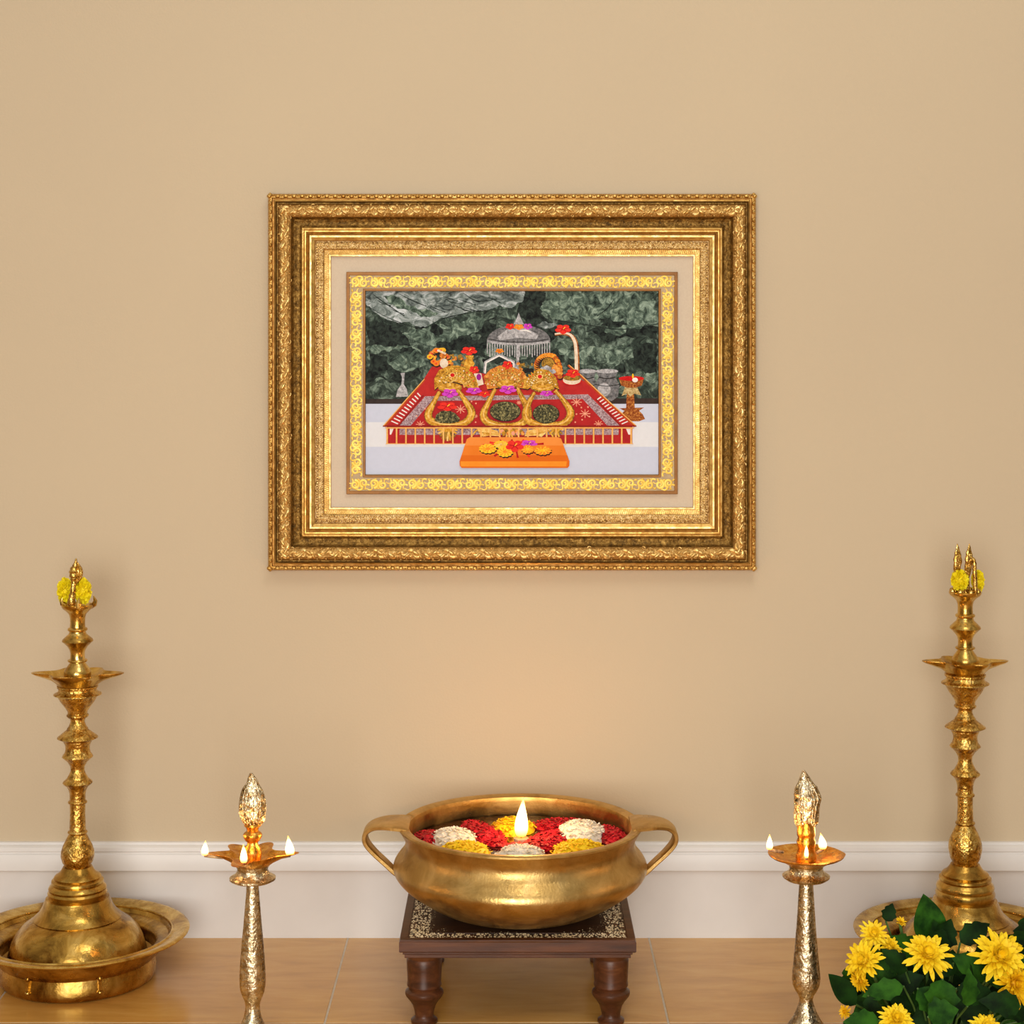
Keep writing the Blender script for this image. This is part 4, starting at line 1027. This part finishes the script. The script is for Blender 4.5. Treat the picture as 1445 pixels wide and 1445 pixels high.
# ------------------------------------------------------------------ yellow chrysanthemums
DP = 3.07; SP = F / DP
PXC = 1325
plant = thing('chrysanthemum_plant', 'bushy yellow chrysanthemums with dark green leaves, in the lower right corner', 'flowers', (wx(PXC, DP), wy(DP), 0))
PO = Vector((wx(PXC, DP), wy(DP), 0))
q = random.Random(21)
def frame_from(n):
    n = n.normalized(); x = Vector((0, 0, 1)).cross(n)
    x = x.normalized() if x.length > .05 else Vector((1, 0, 0))
    y = n.cross(x)
    return Matrix((x, y, n)).transposed()
def mum(px, py, d, r, n, mat, layers=5, seed=0, name='flower_head', cup=.0):
    c = pt(px, py, d) - PO; R = frame_from(Vector(n)); qq = random.Random(seed)
    rad = r * d / F; mb = MB()
    for ly in range(layers):
        t = ly / max(1, layers - 1)
        cnt = int(17 - 6 * t); el = .12 + t * 1.05 + cup; ln = rad * (1 - .5 * t)
        for i in range(cnt):
            a = 2 * PI * (i + .5 * (ly % 2)) / cnt + qq.uniform(-.12, .12)
            l = ln * qq.uniform(.82, 1.06); w = rad * qq.uniform(.075, .105)
            e = el + qq.uniform(-.14, .14)
            D = Vector((cos(a) * cos(e), sin(a) * cos(e), sin(e))); S = Vector((-sin(a), cos(a), 0)); U = D.cross(S) * -1
            U = S.cross(D) * -1
            pts = []
            for k, (f_, wf, uf) in enumerate(((.08, .4, 0), (.4, .85, .05), (.72, 1.1, .06), (.9, .8, .02), (1., .12, -.03))):
                p = D * l * f_ + U * l * uf * (1 if t < .7 else -1) + Vector((0, 0, rad * .10 * t))
                pts.append((p - S * w * wf + U * w * .3 * wf, p, p + S * w * wf + U * w * .3 * wf))
            o0 = len(mb.v)
            for tr in pts: mb.v += [R @ x + c for x in tr]
            for k in range(4):
                for m_ in range(2):
                    aa = o0 + 3 * k + m_; mb.face((aa, aa + 1, aa + 4, aa + 3))
    mb.blob(c + R @ Vector((0, 0, rad * .12)), (rad * .22, rad * .22, rad * .2), 10, 6, rot=R)
    mb.build(name, mat, plant, smooth=60)
    return c
stems = []
FL = [(1308, 1350, 3.02, 38, (.0, -.75, .75), 'petal_yellow', 5), (1408, 1352, 3.02, 43, (.1, -.8, .6), 'petal_yellow', 6), (1428, 1388, 3.0, 34, (.35, -.8, .25), 'petal_yellow_deep', 5),
      (1222, 1358, 3.03, 33, (-.6, -.6, .5), 'petal_yellow', 5), (1233, 1320, 3.07, 24, (-.15, -.8, .7), 'petal_yellow', 5), (1255, 1338, 3.06, 21, (.4, -.5, .8), 'petal_yellow', 4),
      (1215, 1382, 3.02, 20, (-.7, -.5, -.1), 'petal_yellow_deep', 4), (1264, 1440, 2.96, 27, (.05, -.7, .7), 'petal_yellow', 5), (1390, 1452, 2.95, 25, (.1, -.7, .7), 'petal_yellow', 5), (1193, 1428, 3.0, 11, (-.6, -.7, .3), 'petal_yellow_deep', 3)]
for i, (x, y, d, r, n, mt, ly) in enumerate(FL):
    c = mum(x, y, d, r, n, M[mt], ly, 40 + i); stems.append(c - Vector(n).normalized() * r * d / F * .15)
c = mum(1270, 1303, 3.1, 10, (.2, -.6, .8), M['petal_yellow_deep'], 4, 99, 'bud', .5); stems.append(c)
def lobed(mb, base, direction, normal, ln, wd, fold=.25, droop=.3, lobes=True, mi=0):
    D = Vector(direction).normalized(); N = Vector(normal); N = (N - D * N.dot(D)).normalized(); S = D.cross(N)
    n = 12; L_, R_, C_ = [], [], []
    for i in range(n + 1):
        t = i / n
        w = wd * (sin(PI * t ** .8) ** .9) * ((1 - .26 * (0.5 + .5 * cos(t * PI * 7))) if lobes else 1)
        p = Vector(base) + D * ln * t - N * ln * droop * t * t
        C_.append(p); L_.append(p + S * w + N * w * fold); R_.append(p - S * w + N * w * fold)
    o0 = len(mb.v)
    for a, b_, c_ in zip(L_, C_, R_): mb.v += [a, b_, c_]
    for i in range(n):
        for k in range(2):
            aa = o0 + 3 * i + k; mb.face((aa, aa + 1, aa + 4, aa + 3), mi)
def leafpart(px, py, d, dirn, normal, ln, wd, mat='leaf', **kw):
    mb = MB(); b_ = pt(px, py, d) - PO
    lobed(mb, b_, dirn, normal, ln * d / F, wd * d / F, **kw)
    o = mb.build('leaf', M[mat], plant, smooth=60)
    stems_l.append(b_)
stems_l = []
leafpart(1318, 1338, 3.10, (-.19, 0, 1), (.1, -1, .1), 78, 24, 'leaf', droop=.02, lobes=False, fold=.12)
leafpart(1322, 1340, 3.09, (.42, -.1, .9), (.2, -1, .3), 48, 22, 'leaf_dark', droop=.1)
leafpart(1208, 1418, 3.02, (-.72, 0, .78), (.3, -1, .3), 60, 16, 'leaf_dark', droop=-.05, lobes=False)
leafpart(1330, 1382, 2.98, (-.1, -.3, -.6), (.1, -.9, .4), 58, 27, 'leaf')
leafpart(1295, 1395, 2.99, (.5, -.3, -.5), (.0, -.9, .5), 50, 20, 'leaf')
leafpart(1275, 1392, 3.0, (-.85, -.1, -.1), (.0, -.8, .6), 58, 17, 'leaf')
leafpart(1278, 1372, 3.03, (-.5, -.1, .6), (.3, -.9, .3), 44, 18, 'leaf_dark')
leafpart(1310, 1435, 2.93, (.5, -.2, .25), (.0, -.8, .6), 42, 24, 'leaf')
leafpart(1350, 1395, 2.98, (.7, -.2, -.1), (.1, -.8, .6), 60, 20, 'leaf_dark')
leafpart(1365, 1420, 2.95, (.1, -.2, .8), (.3, -.9, .3), 52, 16, 'leaf')
leafpart(1240, 1440, 2.95, (-.6, -.2, .1), (0, -.8, .6), 50, 16, 'leaf')
leafpart(1225, 1405, 3.0, (.2, -.2, -.7), (-.2, -.9, .3), 44, 15, 'leaf_dark')
leafpart(1250, 1300, 3.12, (.3, 0, .7), (0, -1, .4), 26, 12, 'leaf_dark')
leafpart(1355, 1330, 3.1, (.7, 0, .5), (0, -.8, .6), 50, 18, 'leaf_dark')
leafpart(1440, 1420, 2.96, (-.8, -.2, .2), (0, -.9, .4), 58, 20, 'leaf_dark')
for i in range(84):
    x = q.uniform(1190, 1480); lo_ = 1325 + 60 * max(0, (1225 - x) / 40)
    y = q.uniform(lo_, 1460); d = 3.06 + q.uniform(-.03, .09)
    if d + 55 / SP > 3.235: d = 3.235 - 55 / SP
    a = q.uniform(-.6, PI + .6)
    if x < 1250: y = max(y, 1395); x += 12; a = q.uniform(-.8, PI * .6)
    elif x < 1345: y = max(y, 1352)
    leafpart(x, y, d, (cos(a), q.uniform(-.5, .2), sin(a) * .8), (q.uniform(-.4, .4), -1, q.uniform(.1, .8)), q.uniform(44, 66), q.uniform(18, 27), q.choice(['leaf_dark', 'leaf_dark', 'leaf_dark', 'leaf']), droop=q.uniform(.05, .4))
mb = MB()
for c in stems:
    g_ = Vector((c.x * .35, c.y * .35 , 0.0)); mid = Vector((c.x * .7, c.y * .7 + .01, c.z * .55))
    mb.tube(catmull([tuple(g_), tuple(mid), tuple(c)], 5), .0028, 7)
for b_ in stems_l:
    g_ = Vector((b_.x * .4, b_.y * .4, max(0.0, b_.z * .3))); mb.tube([g_, (g_ + b_) / 2 + Vector((0, .01, .01)), b_], .0018, 6)
mb.build('stems', M['stem'], plant, smooth=60)

# ------------------------------------------------------------------ light
w = bpy.data.worlds.new('room_light'); scn.world = w; w.use_nodes = True
nt = w.node_tree; bg = nt.nodes['Background']
tc = nt.nodes.new('ShaderNodeTexCoord'); sp = nt.nodes.new('ShaderNodeSeparateXYZ'); nt.links.new(tc.outputs['Generated'], sp.inputs[0])
mr = nt.nodes.new('ShaderNodeMapRange'); mr.inputs[1].default_value = -1; mr.inputs[2].default_value = 1
nt.links.new(sp.outputs['Z'], mr.inputs[0])
cr = ramp(nt, mr.outputs[0], [(0, (.10, .07, .045, 1)), (.46, (.24, .19, .14, 1)), (.62, (.5, .43, .35, 1)), (1, (1.0, .95, .88, 1))])
nv = noise_tex(nt, tc.outputs['Generated'], 2.4, 2)
cr2 = ramp(nt, nv, [(.38, (.3, .28, .25, 1)), (.62, (1.6, 1.5, 1.4, 1))])
nt.links.new(mixrgb(nt, 1.0, cr, cr2, 'MULTIPLY'), bg.inputs['Color'])
bg.inputs['Strength'].default_value = .55
def area(name, loc, target, size, power, color, size_y=None):
    l = bpy.data.lights.new(name, 'AREA'); l.energy = power; l.color = color; l.size = size
    if size_y: l.shape = 'RECTANGLE'; l.size_y = size_y
    o = bpy.data.objects.new(name, l); COL.objects.link(o); o.location = loc
    o.rotation_euler = (Vector(target) - Vector(loc)).to_track_quat('-Z', 'Y').to_euler()
    return o
area('ceiling_lamp', (.45, -2.3, 3.3), (0, 0, .9), 1.1, 17, (1, .95, .86))
area('front_fill', (-.4, -5.4, 1.2), (0, 0, .6), 2.4, 134, (1, .97, .92), 1.9)  # added soft frontal fill from behind the camera, not an actual window

def flame_light(px, py, d, power):
    l = bpy.data.lights.new('flame_light', 'POINT'); l.energy = power; l.color = (1, .52, .2); l.shadow_soft_size = .012
    o = bpy.data.objects.new('flame_light', l); COL.objects.link(o); o.location = pt(px, py, d)
flame_light(737, 1108, dc, .85)
for x, y, d in ((289, 1180, DS - .005), (343, 1186, DS - .075), (406, 1175, DS + .004), (1086, 1172, DS - .004), (1138, 1188, DS - .058), (1158, 1172, DS + .02)):
    flame_light(x, y, d, .11)

# ------------------------------------------------------------------ camera
cam = bpy.data.cameras.new('camera'); co = bpy.data.objects.new('camera', cam); COL.objects.link(co)
cam.sensor_width = 36; cam.lens = 36 * F / 1445
cam.shift_y = -(722.5 - HY) / 1445
co.location = (0, -DW, CH); co.rotation_euler = (PI / 2, 0, 0)
cam.clip_start = .05
scn.camera = co
scn.view_settings.view_transform = 'Standard'; scn.view_settings.look = 'None'
scn.view_settings.gamma = 1; scn.view_settings.use_curve_mapping = False
scn.view_settings.exposure = 0.2
